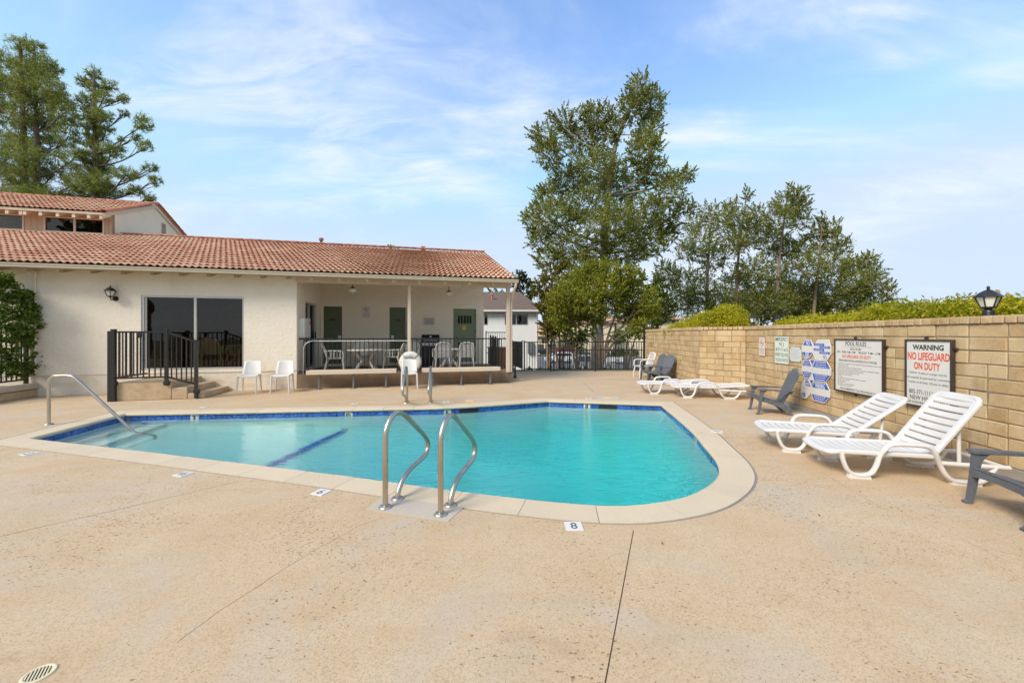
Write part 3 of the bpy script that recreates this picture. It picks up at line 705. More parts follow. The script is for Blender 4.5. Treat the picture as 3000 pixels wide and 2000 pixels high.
# sliding door in the front wall
fr = MB(); a0, a1, z0, z1 = SD; y0, y1 = .02, .12
fr.b2(a0, a0+.05, y0, y1, z0, z1); fr.b2(a1-.045, a1, y0, y1, z0, z1); fr.b2(a0+.05, a1-.045, y0, y1, z1-.05, z1); fr.b2(a0+.05, a1-.045, y0, y1, z0, z0+.055)
sdr = fr.build('sliding_door', M['alu'], club)
mid = fuv(570, 0)[0]
MB().b2(mid-.028, mid+.028, .03, .10, z0+.055, z1-.05).build('stile', M['alu'], sdr)
MB().b2(a0+.05, a0+.095, .05, .095, z0+.055, z1-.05).build('stile', M['alu'], sdr)
for p, q, y in ((a0+.095, mid-.028, .07), (mid+.028, a1-.045, .06)):
    MB().b2(p, q, y, y+.006, z0+.055, z1-.05).build('pane', M['glass'], sdr)
# sliding door in the porch side wall
a0, a1, z0, z1 = SIDE; x0, x1 = -.12, -.03
fr = MB(); fr.b2(x0, x1, a0, a0+.05, z0, z1); fr.b2(x0, x1, a1-.05, a1, z0, z1); fr.b2(x0, x1, a0+.05, a1-.05, z1-.05, z1); fr.b2(x0, x1, a0+.05, a1-.05, z0, z0+.05)
sd2 = fr.build('sliding_door', M['alu'], club); mm = (a0+a1)/2-.1
MB().b2(-.10, -.035, mm-.03, mm+.03, z0+.05, z1-.05).build('stile', M['alu'], sd2)
for p, q in ((a0+.05, mm-.03), (mm+.03, a1-.05)): MB().b2(-.08, -.074, p, q, z0+.05, z1-.05).build('pane', M['glass_dark'], sd2)
MB().b2(-.035, -.01, a1-.13, a1-.09, 1.35, 1.6).build('handle', M['black'], sd2)
# doors in the porch back wall
def door(r, m, word=None, handle='right', extra=None):
    a0, a1, z0, z1 = r; f = MB(); y = RT+.03
    f.b2(a0, a0+.03, y-.02, RT+.16, z0, z1); f.b2(a1-.03, a1, y-.02, RT+.16, z0, z1); f.b2(a0+.03, a1-.03, y-.02, RT+.16, z1-.03, z1)
    d = MB().b2(a0+.034, a1-.034, y, y+.045, z0+.01, z1-.034).build('door', m, club); f.build('frame', m, d)
    if word:
        c = a0+(a1-a0)*.5; q = MB(); text_into(q, word, (0, y-.004, 0), (1,0,0), (0,0,1), c-.105, c+.085, 1.99, 2.06, .02); q.build('lettering', M['black'], d)
        hx = a1-.13 if handle == 'right' else a0+.06
        h = MB().b2(hx, hx+.09, y-.012, y, 1.27, 1.47).build('lock_plate', M['alu'], d)
        MB().tube([(hx+.045, y-.012, 1.35), (hx+.045, y-.06, 1.35)], .022, 10).build('knob', M['black'], d)
    return d, y
dm, _ = door(men, M['green_door'], 'MEN', 'right'); dw, _ = door(wom, M['green_door'], 'WOMEN', 'left')
dg, y = door(gre, M['green_door_pale'])
a, zt = fuv(1339, 922, RT); b, zb = fuv(1384, 950, RT)
MB().b2(a, b, y-.012, y, zb, zt).build('grille_frame', M['green_door_pale'], dg)
for i in range(5):
    w_ = (b-a-.04)/5; MB().b2(a+.02+i*w_+.015, a+.02+(i+1)*w_-.015, y-.016, y-.0125, zb+.03, zt-.03).build('louvre_slot', M['dark_hole'], dg)
for i in range(5):
    w_ = (b-a-.04)/5; MB().b2(a+.02+i*w_+.015, a+.02+(i+1)*w_-.015, y-.008, y-.001, .95, 1.20).build('louvre_slot', M['dark_hole'], dg)
MB().tube([(gre[0]+.12, y, 1.40), (gre[0]+.12, y-.06, 1.40)], .025, 10).build('knob', M['black'], dg)
for z in (1.1, 1.55, 2.2): MB().b2(gre[1]-.05, gre[1]-.02, y-.02, y-.002, z, z+.1).build('hinge', M['black'], dg)

# ---- low roof
TR, ZR = 5.6, roof_z(5.6); T0 = -.49
u = MB(); k = .07
prof = [(T0+.05, roof_z(T0+.05)-k), (TR, ZR-k), (2*TR-T0, roof_z(T0)-k), (2*TR-T0, roof_z(T0)-k-.05), (TR, ZR-k-.05), (T0+.05, roof_z(T0+.05)-k-.05)]
u.prism([(-15, p[0], p[1]) for p in prof], (15+SEND-.03, 0, 0)); roof = u.build('roof', M['beam'], club)
def tile_geo(ph=0.0):
    v = []; n = 13; L = .45
    for k in range(n):
        x = -.15+.30*k/(n-1); h = .046*(.5-.5*math.cos(2*math.pi*(x+.15)/.15))**.85
        v.append((x, h))
    m = MB(); top0 = [(x, 0, h) for x, h in v]; top1 = [(x, L, h) for x, h in v]; low = [(x, .004, h-.018) for x, h in v]
    m.v = top0+top1+low; m.f = [(i, i+1, n+i+1, n+i) for i in range(n-1)]+[(2*n+i, 2*n+i+1, i+1, i) for i in range(n-1)]; m.sm = [True]*(n-1)+[False]*(n-1); return m
TG = tile_geo(); tile_mesh = TG.mesh('roof_tile', M['roof']); EXPO = .378
allt = []
rt_ = random.Random(11)
def add_tiles(parent, s_right, s_left, te, ze, slope, rows, skip=None):
    al = math.atan(slope); ti = al-math.atan(.052/EXPO)
    n = int((s_right-s_left)/.30)
    for r in range(rows):
        for c in range(n):
            s = s_right-.15-c*.30; d = r*EXPO; t = te+d*math.cos(al); z = ze+d*math.sin(al)
            if skip and skip(s, t): continue
            mtx = Matrix.Translation((s+rt_.uniform(-.004, .004), t+rt_.uniform(-.006, .006), z+rt_.uniform(-.003, .003))) @ Matrix.Rotation(ti+rt_.uniform(-.006, .006), 4, 'X') @ Matrix.Rotation(rt_.uniform(-.012, .012), 4, 'Z')
            p = FW(s, t, z); allt.append(((p-Vector((0, 0, 1.5))).length*(1 if -1.4*p.y < p.x else 3), parent, mtx))
add_tiles(roof, SEND, -13.5, T0, TZ-.012, SLOPE, 17, lambda s, t: s < -7.45 and t > 5.2)
# ridge caps and vents
def cap_geo(r=.085, L=.36, n=9):
    m = MB(); v = []
    for x, rr in ((0, r*1.06), (L, r*.92)):
        for k in range(n): a = math.pi*(k/(n-1)); v.append((x, rr*math.cos(a), rr*.8*math.sin(a)))
    v += [(0, p[1]*.78, p[2]*.78) for p in v[:n]]
    m.v = v; m.f = [(i, n+i, n+i+1, i+1) for i in range(n-1)]+[(i, i+1, 2*n+i+1, 2*n+i) for i in range(n-1)]; m.sm = [True]*(n-1)+[False]*(n-1); return m
cap_me = cap_geo().mesh('ridge_tile', M['roof_cap'])
for i in range(41): place('ridge_tile', cap_me, roof, (SEND-i*.333, TR, ZR-.015), (0, R(-2), R(180)))
s1, z1 = fuv(941, 697, TR+.15); v1 = MB().lathe([(.05, ZR-.2), (.05, z1-.12), (.09, z1-.11), (.095, z1-.02), (.075, z1), (0, z1)], 12, (s1, TR+.15, 0)).build('vent_pipe', M['pipe'], club)
s1, z1 = fuv(1240, 722.5, TR+.2); MB().b2(s1-.09, s1+.09, TR+.1, TR+.28, ZR-.2, z1).build('vent_pipe', M['pipe'], club)
# gutter, fascia, rafters, beam
zb = 3.065
gp_ = [(-.50, zb+.012), (-.487, zb), (-.40, zb), (-.40, zb+.10), (-.407, zb+.10), (-.407, zb+.012), (-.482, zb+.012), (-.492, zb+.05), (-.505, zb+.075), (-.505, zb+.10), (-.512, zb+.10), (-.512, zb+.072), (-.50, zb+.048)]
MB().prism([(-12, a, b) for a, b in gp_], (12+SEND+.03, 0, 0)).build('gutter', M['fascia'], club)
MB().b2(-12, SEND-.02, -.398, -.365, zb-.01, zb+.13).build('fascia_board', M['fascia'], club)
raf_s = [fuv(q, 0, -.25)[0] for q in (98, 194, 289, 375, 462, 548, 627, 708, 776, 846)]
step = (raf_s[-1]-raf_s[0])/9
ss = [raf_s[0]-step*i for i in range(5, 0, -1)]+[raf_s[0]+step*i for i in range(10)]+[.45+.72*i for i in range(8)]
rme = MB().prism([(-.04, -.363, 2.985), (-.04, RT+.3, roof_z(RT+.3)-.285), (-.04, RT+.3, roof_z(RT+.3)-.135), (-.04, -.363, 3.13)], (.08, 0, 0)).mesh('rafter', M['rafter'])
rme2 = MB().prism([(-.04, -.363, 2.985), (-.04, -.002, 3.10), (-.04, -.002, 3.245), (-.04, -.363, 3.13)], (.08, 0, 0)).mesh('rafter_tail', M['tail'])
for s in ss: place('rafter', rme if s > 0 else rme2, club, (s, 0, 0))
MB().b2(.003, 6.12, -.065, .065, 2.955, 3.19).build('beam', M['beam'], club)
MB().prism([(0, -.36, 3.165), (0, RT, roof_z(RT)-.125), (0, RT, roof_z(RT)-.122), (0, -.36, 3.168)], (6.15, 0, 0)).build('soffit', M['beam'], club)
p3 = fuv(1199, 0)[0]; p6 = 6.03
MB().cbox((p3, 0, (2.955+PZ)/2), (.09, .09, 2.955-PZ), .008).build('post', M['rafter'], club)
MB().cbox((p6, 0, (2.955+PZ-.07)/2), (.11, .11, 2.955-PZ+.07), .008).build('post', M['rafter'], club)
MB().tube(crv([(SEND-.05, -.45, zb+.02), (SEND-.05, -.45, zb-.08), (SEND-.08, -.3, zb-.25), (p6+.12, -.02, zb-.5), (p6+.105, 0, zb-.62), (p6+.10, 0, zb-.9)], 4)+[(p6+.10, 0, .33)], .04, 8).build('downspout', M['rafter'], club)
sdn = fuv(103, 0, -.03)[0]; MB().tube([(sdn, -.03, 3.1), (sdn, -.03, .55)], .022, 8).build('conduit', M['stucco'], club)

# ---- clerestory storey on the left
CT = 5.35; CSR = fuv(330, 680, CT)[0]
es, ez = fuv(305, 621, CT-.5); VS = es+.02
at, az = suv(461, 597, VS); usl = (az-ez)/(at-(CT-.5))
wl = [fuv(-150, 0, CT)[0], fuv(67, 0, CT)[0]]; wr = [fuv(134, 0, CT)[0], fuv(302, 0, CT)[0]]
wz0, wz1 = fuv(134, 675, CT)[1], fuv(134, 637, CT)[1]
w = MB(); panel(w, 'x', -14.5, CSR, 4.9, ez+.12, CT, CT+.1, [(wl[0], wl[1], wz0, wz1), (wr[0], wr[1], wz0, wz1)]); cw = w.build('clerestory_wall', M['siding'], club)
bm = {}
def boards(a0, a1):
    n = max(1, round((a1-a0)/.155)); w_ = (a1-a0)/n
    for i in range(n): MB().b2(a0+i*w_+.005, a0+(i+1)*w_-.005, CT-.012, CT, 5.0, ez+.1).build('siding_board', M['siding'], cw)
boards(wl[1]+.06, wr[0]-.06); boards(wr[1]+.05, CSR-.004)
def clw(a0, a1):
    f = MB(); f.b2(a0-.05, a0, CT-.03, CT+.03, wz0-.05, wz1+.05); f.b2(a1, a1+.05, CT-.03, CT+.03, wz0-.05, wz1+.05); f.b2(a0, a1, CT-.03, CT+.03, wz1, wz1+.05); f.b2(a0, a1, CT-.03, CT+.03, wz0-.05, wz0)
    m = (a0+a1)/2; f.b2(m-.03, m+.03, CT-.02, CT+.03, wz0, wz1); o = f.build('window', M['rafter'], club)
    for p, q in ((a0, m-.03), (m+.03, a1)): MB().b2(p, q, CT+.01, CT+.015, wz0, wz1).build('pane', M['glass'], o)
    MB().quad((a0, CT+.09, wz0), (a1, CT+.09, wz0), (a1, CT+.09, wz1), (a0, CT+.09, wz1)).build('curtain', mat('dark_patterned_curtain', (.02, .02, .028), .9, [(9, (.20, .10, .06), .60, .68, .8), (5, (.07, .07, .09), .5, .7, .8)]), o)
clw(*wr); clw(*wl)
MB().b2(wr[1]+.05, wr[1]+.051, CT, CT, 0, 0) if False else None
u = MB(); TRU = at; ZRU = az; k = .07
prof = [(CT-.45, ez-.02), (TRU, ZRU-k), (2*TRU-CT+.45, ez-.02), (2*TRU-CT+.45, ez-.06), (TRU, ZRU-k-.05), (CT-.45, ez-.06)]
u.prism([(-15, p[0], p[1]) for p in prof], (15+VS-.04, 0, 0)); uroof = u.build('upper_roof', M['rafter'], club)
add_tiles(uroof, VS-.08, -14.5, CT-.52, ez+.02, usl, max(6, int(math.hypot(at-CT+.5, az-ez)/EXPO)))
for i in range(22): place('ridge_tile', cap_me, uroof, (VS-.09-i*.333, TRU, ZRU-.015), (0, R(-2), R(180)))
al = math.atan(usl); ln = math.hypot(at-CT+.52, az-ez); n = int(ln/.31)
rake_me = cap_geo(.11, .36, 9).mesh('rake_tile', M['roof_cap'])
for sgn in (0, 1):
    for i in range(n):
        d = i*.31
        if sgn == 0: place('rake_tile', rake_me, uroof, (VS-.02, CT-.52+d*math.cos(al), ez+.0+d*math.sin(al)), (0, -al, R(90)))
        else: place('rake_tile', rake_me, uroof, (VS-.02, 2*TRU-CT+.52-d*math.cos(al), ez+.0+d*math.sin(al)), (0, -al, R(-90)))
b_ = MB(); b_.prism([(VS-.06, CT-.47, ez-.15), (VS-.06, TRU, ZRU-.20), (VS-.06, TRU, ZRU-.05), (VS-.06, CT-.47, ez-.01)], (.03, 0, 0)); b_.prism([(VS-.06, 2*TRU-CT+.47, ez-.15), (VS-.06, TRU, ZRU-.20), (VS-.06, TRU, ZRU-.05), (VS-.06, 2*TRU-CT+.47, ez-.01)], (.03, 0, 0)); b_.build('rake_board', M['rafter'], club)
MB().prism([(CSR-.12, CT+.003, 4.6), (CSR-.12, 2*TRU-CT, 4.6), (CSR-.12, 2*TRU-CT, ez+.1), (CSR-.12, TRU, ZRU-.14), (CSR-.12, CT+.003, ez+.1)], (.12, 0, 0)).build('gable_wall', M['gable'], club)
MB().b2(-15, VS-.06, CT-.475, CT-.45, ez-.10, ez-.015).build('upper_fascia', M['rafter'], club)
for q in (22, 62, 74, 120, 170, 217, 261, 297):
    s = fuv(q, 0, CT-.42)[0]; MB().prism([(s-.045, CT-.449, ez-.24), (s-.045, CT-.002, ez-.03), (s-.045, CT-.002, ez+.10), (s-.045, CT-.449, ez-.10)], (.09, 0, 0)).build('rafter', M['rafter'], club)
va, vz1 = suv(473, 653, CSR); vb, vz0 = suv(484, 686, CSR)
vent = MB().b2(CSR, CSR+.02, va-.02, vb+.02, vz0-.02, vz1+.02).build('gable_vent', M['rafter'], club)
for i in range(7): z = vz0+(vz1-vz0)*(i+.15)/7; MB().b2(CSR+.0205, CSR+.024, va, vb, z, z+(vz1-vz0)/13).build('louvre_slot', M['dark_hole'], vent)
# tiles: the 300 that show largest as parts of their own, the rest joined per roof
allt.sort(key=lambda x: x[0])
for _, par, mtx in allt[:300]:
    o = place('roof_tile', tile_mesh, par); o.matrix_local = mtx
for par in (roof, uroof):
    mb = MB()
    for _, p, mtx in allt[300:]:
        if p is par: mb.add([mtx @ Vector(q) for q in TG.v], TG.f); mb.sm[-len(TG.f):] = TG.sm
    stuff(mb.build('roof_tile_field', M['roof'], par))

# ================================================================ concrete steps and their railings
sx = [fuv(q, 0, -1.33)[0] for q in (337, 503, 549, 595)]
st = thing('concrete_steps', 'worn concrete landing and steps below the glass sliding door', 'steps', FW(sx[0], 0), BA)
W_ = [q-sx[0] for q in sx]
MB().cbox(((W_[0]+W_[1])/2, -.67, .205), (W_[1]-W_[0], 1.33, .41), .015).build('landing', M['concrete'], st)
MB().cbox(((W_[1]+W_[2])/2+.002, -.67, .135), (W_[2]-W_[1], 1.33, .27), .015).build('step', M['concrete'], st)
MB().cbox(((W_[2]+W_[3])/2+.004, -.67, .065), (W_[3]-W_[2], 1.33, .13), .015).build('step', M['concrete'], st)
def picket_row(par, p0, p1, zb0, zb1, zt0, zt1, n, w=.021, mt='black', rails=True, rw=.037, name='picket'):
    "rails and n pickets between two ground points of the parent's frame"
    p0, p1 = Vector(p0), Vector(p1); d = p1-p0; a = math.atan2(d.y, d.x)
    if rails:
        for q0, q1 in ((zb0, zb1), (zt0, zt1)):
            A, B = Vector((p0.x, p0.y, q0)), Vector((p1.x, p1.y, q1)); MB().tube([A, B], rw/1.414, 4, smooth=False, up=(0,0,1)).build('rail', M[mt], par)
    cache = {}
    for i in range(n):
        f = (i+1)/(n+1); p = p0+d*f; b, t_ = zb0+(zb1-zb0)*f, zt0+(zt1-zt0)*f; h = round(t_-b, 3)
        if h not in cache: cache[h] = MB().b2(-w/2, w/2, -w/2, w/2, 0, h).mesh(name, M[mt])
        place(name, cache[h], par, (p.x, p.y, b), (0, 0, a))
def post(par, x, y, z0, z1, w, cap=True, name='post'):
    m = MB().b2(x-w/2, x+w/2, y-w/2, y+w/2, z0, z1)
    if cap: m.cbox((x, y, z1+.012), (w+.014, w+.014, .022), .006)
    return m.build(name, M['black'], par)
ra = thing('step_railing', 'black iron railing round the concrete landing and down its steps', 'railing', FW(sx[0], -1.37), BA)
x2 = W_[1]-.08; x3 = fuv(575, 0, -1.37)[0]-sx[0]
post(ra, -.0, 0, 0, 1.60, .075); post(ra, -.085, .02, 0, 1.58, .06, False)
post(ra, x2, 0, .33, 1.60, .06); post(ra, x3, 0, .02, 1.36, .06)
for x, z in ((0, .34), (x2, .33), (x3, .12)): MB().cbox((x, .015, z+.06), (.11, .10, .09), .01).build('bracket', M['black'], ra)
picket_row(ra, (0, 0), (x2, 0), .52, .53, 1.56, 1.56, 8); picket_row(ra, (x2, 0), (x3, 0), .53, .34, 1.56, 1.33, 5)
picket_row(ra, (-.05, 0), (-.05, 1.2), .52, .52, 1.56, 1.56, 9); MB().cbox((.48, -.0, 1.49), (.09, .05, .13), .01).build('latch_box', M['black'], ra)
# porch railing
pr = thing('porch_railing', 'long black picket railing along the front edge of the porch', 'railing', FW(0, .12), BA)
picket_row(pr, (.03, 0), (p6-.06, 0), .455, .455, 1.375, 1.375, 47)
# stair railing at the right end of the porch
er = thing('porch_stair_railing', 'black stair railing at the right end of the porch by the cabinet', 'railing', FW(0, 0), BA)
post(er, 5.78, .75, PZ, 1.42, .05); post(er, 5.82, 1.9, PZ, 1.46, .05); post(er, 5.80, 1.3, PZ, 1.44, .05)
picket_row(er, (5.80, .14), (5.82, 1.9), .46, .46, 1.36, 1.40, 10)
pe = gp(1509, 1107); q = Vector((BC*(pe.x-BO.x)+BS*(pe.y-BO.y), -BS*(pe.x-BO.x)+BC*(pe.y-BO.y)))
post(er, q.x, q.y, 0, 1.24, .05); MB().cbox((q.x, q.y, .045), (.10, .10, .09), .01).build('base_shoe', M['black'], er)
picket_row(er, (p6+.05, .75), (q.x, q.y), .45, .30, 1.38, 1.18, 5)
# ================================================================ block walls
def pxy(v): return Vector((v.x, v.y, 0))
W0, WN_ = gp(2185, 1154), gp(3000, 1411); WCV, WFAR = gp(2048, 1141.5), gp(1891, 1085)
class Frame:
    def __init__(s, a, b): s.o = a.copy(); s.d = (b-a).normalized(); s.ang = math.atan2(s.d.y, s.d.x); s.len = (b-a).length; s.n = Vector((-s.d.y, s.d.x, 0))
    def uv(s, u, v):
        k = (u-CX)/F_PX; x = (k*s.o.y-s.o.x)/(s.d.x-k*s.d.y); Y = s.o.y+x*s.d.y; return x, CAM_H+(HY-v)/F_PX*Y
    def P(s, x, y=0, z=0): return s.o+s.d*x+s.n*y+Vector((0, 0, z))
FA, FB, FC = Frame(W0, WN_), Frame(WCV, W0), Frame(WFAR, WCV)
FOOT, ROW, NROW, CAPH = .105, .1515, 10, .09; WTOP = FOOT+ROW*NROW+CAPH
rb = random.Random(5)
def bmesh_var(L, m, n=4):
    out = []
    for i in range(n):
        out.append(MB().cbox((0, 0, 0), (L, .19, ROW-.011), .008, jit=lambda: (rb.uniform(-.004, .004), rb.uniform(-.005, .005), rb.uniform(-.0035, .0035))).mesh('wall_block', m))
    return out
BL = {L: bmesh_var(L-.011, M['block']) for L in (.40, .20)}
CAPM = [MB().cbox((0, 0, 0), (.108, .225, CAPH-.004), .008, jit=lambda: (rb.uniform(-.003, .003), rb.uniform(-.004, .004), rb.uniform(-.002, .002))).mesh('cap_brick', M['block_cap']) for _ in range(4)]
def wall_thing(label, fr, L, build_to, quoin=False, x_start=0.0):
    t = thing('block_wall', label, 'wall', fr.o, fr.ang, 'tan block walls round the pool deck')
    MB().b2(x_start, L-(.02 if quoin else 0), .012, .195, FOOT-.01, WTOP-CAPH).build('mortar', M['mortar'], t)
    MB().b2(-.0, L, -.028, .21, -.02, FOOT).build('footing', M['footing'], t)
    for r in range(NROW):
        z = FOOT+ROW*(r+.5); x = x_start
        if r % 2: x += .2 if False else 0
        first = True
        while x < build_to-.02:
            if first and r % 2: l = .20
            else: l = .20 if rb.random() < .22 else .40
            rem = build_to-x
            if rem < .62: l = .40 if rem >= .40 else rem
            first = False
            if l in (.40, .20): me = rb.choice(BL[l])
            else: me = MB().cbox((0,0,0), (max(l-.011, .03), .19, ROW-.011), .006).mesh('wall_block', M['block'])
            if quoin and x+l > build_to-.05 and r % 2: place('wall_block', me, t, (x+l/2-.06, .10, z))
            else: place('wall_block', me, t, (x+l/2, .098+rb.uniform(-.004, .004), z), (0, rb.choice((0, math.pi)), 0))
            x += l
    n = int((build_to-x_start)/.118)
    for i in range(n+1): place('cap_brick', rb.choice(CAPM), t, (x_start+.059+i*.118, .095, WTOP-CAPH/2), (0, 0, rb.uniform(-.01, .01)))
    return t
wall_thing('long tan block wall carrying the pool rules and warning signs', FA, 9.0, 6.9)
wall_thing('short tan block wall section facing the pool between two corners', FB, FB.len, FB.len, x_start=.0)
wall_thing('tan block wall behind the grey chairs, running back to the fence', FC, FC.len, FC.len, True)

# ================================================================ signs on the long wall
def sign_at(fr, u0, u1, v0, v1, label, cat='sign', name='sign', group=None, proud=.012):
    x0, zt = fr.uv(u0, v0); x1, _ = fr.uv(u1, v0); zb = fr.uv(u0, v1)[1]
    t = thing(name, label, cat, fr.P(x0, -proud, zb), fr.ang, group); return t, x1-x0, zt-zb
E1, E2 = (1,0,0), (0,0,1)
def rows(t, items, W, H, m, y=-.0032, name='lettering'):
    mb = MB()
    for (s, x0, x1, ya, yb, b) in items: text_into(mb, s, (0, y, 0), E1, E2, x0*W, x1*W, H*(1-yb), H*(1-ya), b)
    return mb.build(name, m, t)
def ring(mb, c, r, w, n=28, y=-.0032):
    for i in range(n):
        a, b = 2*math.pi*i/n, 2*math.pi*(i+1)/n
        mb.quad(*[(c[0]+q*math.cos(k), y, c[1]+q*math.sin(k)) for q, k in ((r, a), (r, b), (r-w, b), (r-w, a))])
def no_smoking(t, W, H):
    MB().b2(0, W, -.003, .003, 0, H).build('plate', M['sign_white'], t)
    b = MB(); y = -.0036
    for (x0, x1, z0, z1) in ((.04, .96, .975, .985), (.04, .96, .015, .025), (.04, .06, .025, .975), (.94, .96, .025, .975)): b.quad((x0*W, y, z0*H), (x1*W, y, z0*H), (x1*W, y, z1*H), (x0*W, y, z1*H))
    c = (W/2, H*.72); r = min(W*.40, H*.2); ring(b, c, r, r*.2); q = r*.62; d = r*.09
    b.quad((c[0]-q-d, y, c[1]+q-d), (c[0]-q+d, y, c[1]+q+d), (c[0]+q+d, y, c[1]-q+d), (c[0]+q-d, y, c[1]-q-d)); b.build('red_print', M['ink_darkred'], t)
    k = MB(); k.quad((c[0]-r*.6, y+.0003, c[1]-r*.13), (c[0]+r*.45, y+.0003, c[1]-r*.13), (c[0]+r*.45, y+.0003, c[1]+r*.1), (c[0]-r*.6, y+.0003, c[1]+r*.1)); k.build('cigarette_print', M['ink'], t)
    rows(t, [('THIS IS A', .2, .8, .54, .585, .01), ('SMOKE-FREE', .12, .88, .62, .67, .02), ('PROPERTY', .16, .84, .70, .75, .02), ('THANK YOU FOR', .12, .88, .79, .835, .01), ('NOT SMOKING', .16, .84, .86, .905, .01)], W, H, M['ink_grey'], -.0036)
t, W, H = sign_at(FA, 2226, 2242.5, 989, 1041, 'narrow no smoking sign on the long block wall near the corner'); no_smoking(t, W, H)
t, W, H = sign_at(FA, 2272, 2312, 985.5, 1062, 'pale green emergency phone sign on the block wall')
MB().b2(0, W, -.003, .003, 0, H).build('plate', M['sign_mint'], t)
rows(t, [('EMERGENCY', .04, .96, .03, .17, .01), ('911', .33, .66, .22, .36, .01), ('805-371-1111 ext 35', .06, .95, .41, .54, .01), ('NEWBURY HILLS II HOA', .04, .97, .60, .74, .01), ('1328 ALESSANDRO DR NEWBURY PARK', .04, .97, .80, .93, .0)], W, H, M['ink'])
t, W, H = sign_at(FA, 2316, 2350, 1016.5, 1057, 'small pale paper notice beside the blue and white boards')
MB().b2(0, W, -.003, .003, 0, H).build('plate', mat('faded_notice_paper', (.62, .66, .62), .6), t)
g_ = MB()
for i in range(9): g_.quad(*[(x*W, -.0032, z*H) for x, z in ((.08, .85-.085*i), (.92-.12*(i % 3), .85-.085*i), (.92-.12*(i % 3), .88-.085*i), (.08, .88-.085*i))])
g_.build('faint_print', mat('faint_print', (.42, .48, .50), .6), t)
for x, z in ((.06, .05), (.94, .05), (.06, .95), (.94, .95)): MB().cbox((x*W, -.004, z*H), (.025, .006, .025), .002).build('clip', M['sign_frame'], t)
# blue and white safety boards: angled panels
def Z7(p): return FA.uv(2200+p[0]/5.2267, 940+p[1]/5.2267)
base = Z7((780, 1263)); bt = thing('safety_board', 'cluster of white and blue angular pool safety boards on the block wall', 'sign', FA.P(base[0], -.02, base[1]), FA.ang)
def loc7(P): return [(Z7(p)[0]-base[0], Z7(p)[1]-base[1]) for p in P]
hexes = [[(850,282),(925,280),(978,378),(972,470),(912,565),(850,578),(795,465),(797,375)], [(1035,283),(1205,280),(1243,390),(1243,510),(1180,612),(1002,600),(962,500),(980,378)],
 [(845,584),(912,588),(948,695),(945,790),(892,876),(840,884),(792,770),(800,682)], [(1002,606),(1182,620),(1243,740),(1240,835),(1165,938),(995,922),(952,800),(953,700)],
 [(838,890),(892,886),(943,1008),(932,1108),(865,1190),(805,1175),(780,1085),(785,980)], [(990,930),(1165,945),(1226,1062),(1225,1172),(1135,1264),(972,1222),(938,1112),(948,1008)],
 [(918,592),(998,602),(955,678)], [(945,806),(902,886),(945,980),(990,912)]]
blues = [[[(850,300),(922,292),(955,382),(815,370)], [(802,474),(955,487),(900,560),(852,558)]], [[(992,340),(1140,345),(1140,386),(980,376)], [(1070,385),(1228,390),(1230,428),(1070,420)], [(980,415),(1140,428),(1140,468),(980,452)], [(1068,468),(1228,475),(1225,514),(1068,502)]],
 [[(850,594),(905,596),(942,696),(806,680)], [(800,768),(940,788),(893,868),(845,868)]], [[(1006,614),(1178,630),(1234,736),(965,702)], [(960,802),(1232,838),(1163,927),(992,912)]],
 [[(848,898),(888,900),(936,1004),(858,990)], [(795,1092),(850,1096),(850,1168),(815,1162)]], [[(995,942),(1160,956),(1218,1062),(955,1012)], [(950,1116),(1218,1176),(1135,1248),(984,1214)]], [[(925,598),(988,606),(956,664)]], [[(918,902),(975,912),(945,962)]]]
lines = {2: 3, 3: 4, 5: 3, 4: 2}
for i, (hx, bl) in enumerate(zip(hexes, blues)):
    q = loc7(hx); o = MB().prism([(x, 0, z) for x, z in q], (0, .012, 0)).build('panel', M['sign_white'], bt)
    b = MB()
    for p in bl: poly_into(b, loc7(p), (0, -.0015, 0), E1, E2)
    b.build('blue_print', M['ink_blue'], o)
    wp = MB()
    for p in bl:
        if i in (0,) or (i == 5 and p is bl[0]): continue
        c = loc7(p); n = 3 if len(p) == 4 else 2
        for k in range(n):
            f = (k+.6)/(n+.2); a = [c[0][j]+(c[3 % len(c)][j]-c[0][j])*f for j in (0, 1)]; e = [c[1][j]+(c[2][j]-c[1][j])*f for j in (0, 1)]
            h = .3*abs(c[0][1]-c[3 % len(c)][1])/n; pos = .12
            rr = random.Random(i*7+k)
            while pos < .86:
                w = rr.uniform(.05, .12); p0 = [a[j]+(e[j]-a[j])*pos for j in (0, 1)]; p1 = [a[j]+(e[j]-a[j])*min(pos+w, .88) for j in (0, 1)]; pos += w+.025
                wp.quad((p0[0], -.0022, p0[1]-h/2), (p1[0], -.0022, p1[1]-h/2), (p1[0], -.0022, p1[1]+h/2), (p0[0], -.0022, p0[1]+h/2))
    if i == 0:
        a, c_ = loc7([(862, 368), (920, 298)]); text_into(wp, 'NO', (0, -.0022, 0), E1, E2, a[0], c_[0], a[1], c_[1], .02)
        a, c_ = loc7([(858, 545), (900, 485)]); text_into(wp, 'X', (0, -.0022, 0), E1, E2, a[0], c_[0], a[1], c_[1], .02); ring(wp, ((a[0]+c_[0])/2, (a[1]+c_[1])/2), .058, .012, 20, -.0023)
    if i == 5: a, c_ = loc7([(1002, 1022), (1152, 965)]); text_into(wp, 'WARNING', (0, -.0022, 0), E1, E2, a[0], c_[0], a[1], c_[1], .02)
    if i == 4: a, c_ = loc7([(868, 980), (908, 955)]); text_into(wp, 'POOL', (0, -.0022, 0), E1, E2, a[0], c_[0], a[1], c_[1], .02)
    if wp.v: wp.build('lettering', M['ink_white'], o)
    if i == 1:
        k = MB(); a, c_ = loc7([(1128, 592), (1176, 525)]); text_into(k, '911', (0, -.0022, 0), E1, E2, a[0], c_[0], a[1], c_[1], .02); k.build('lettering', M['ink_blue'], o)
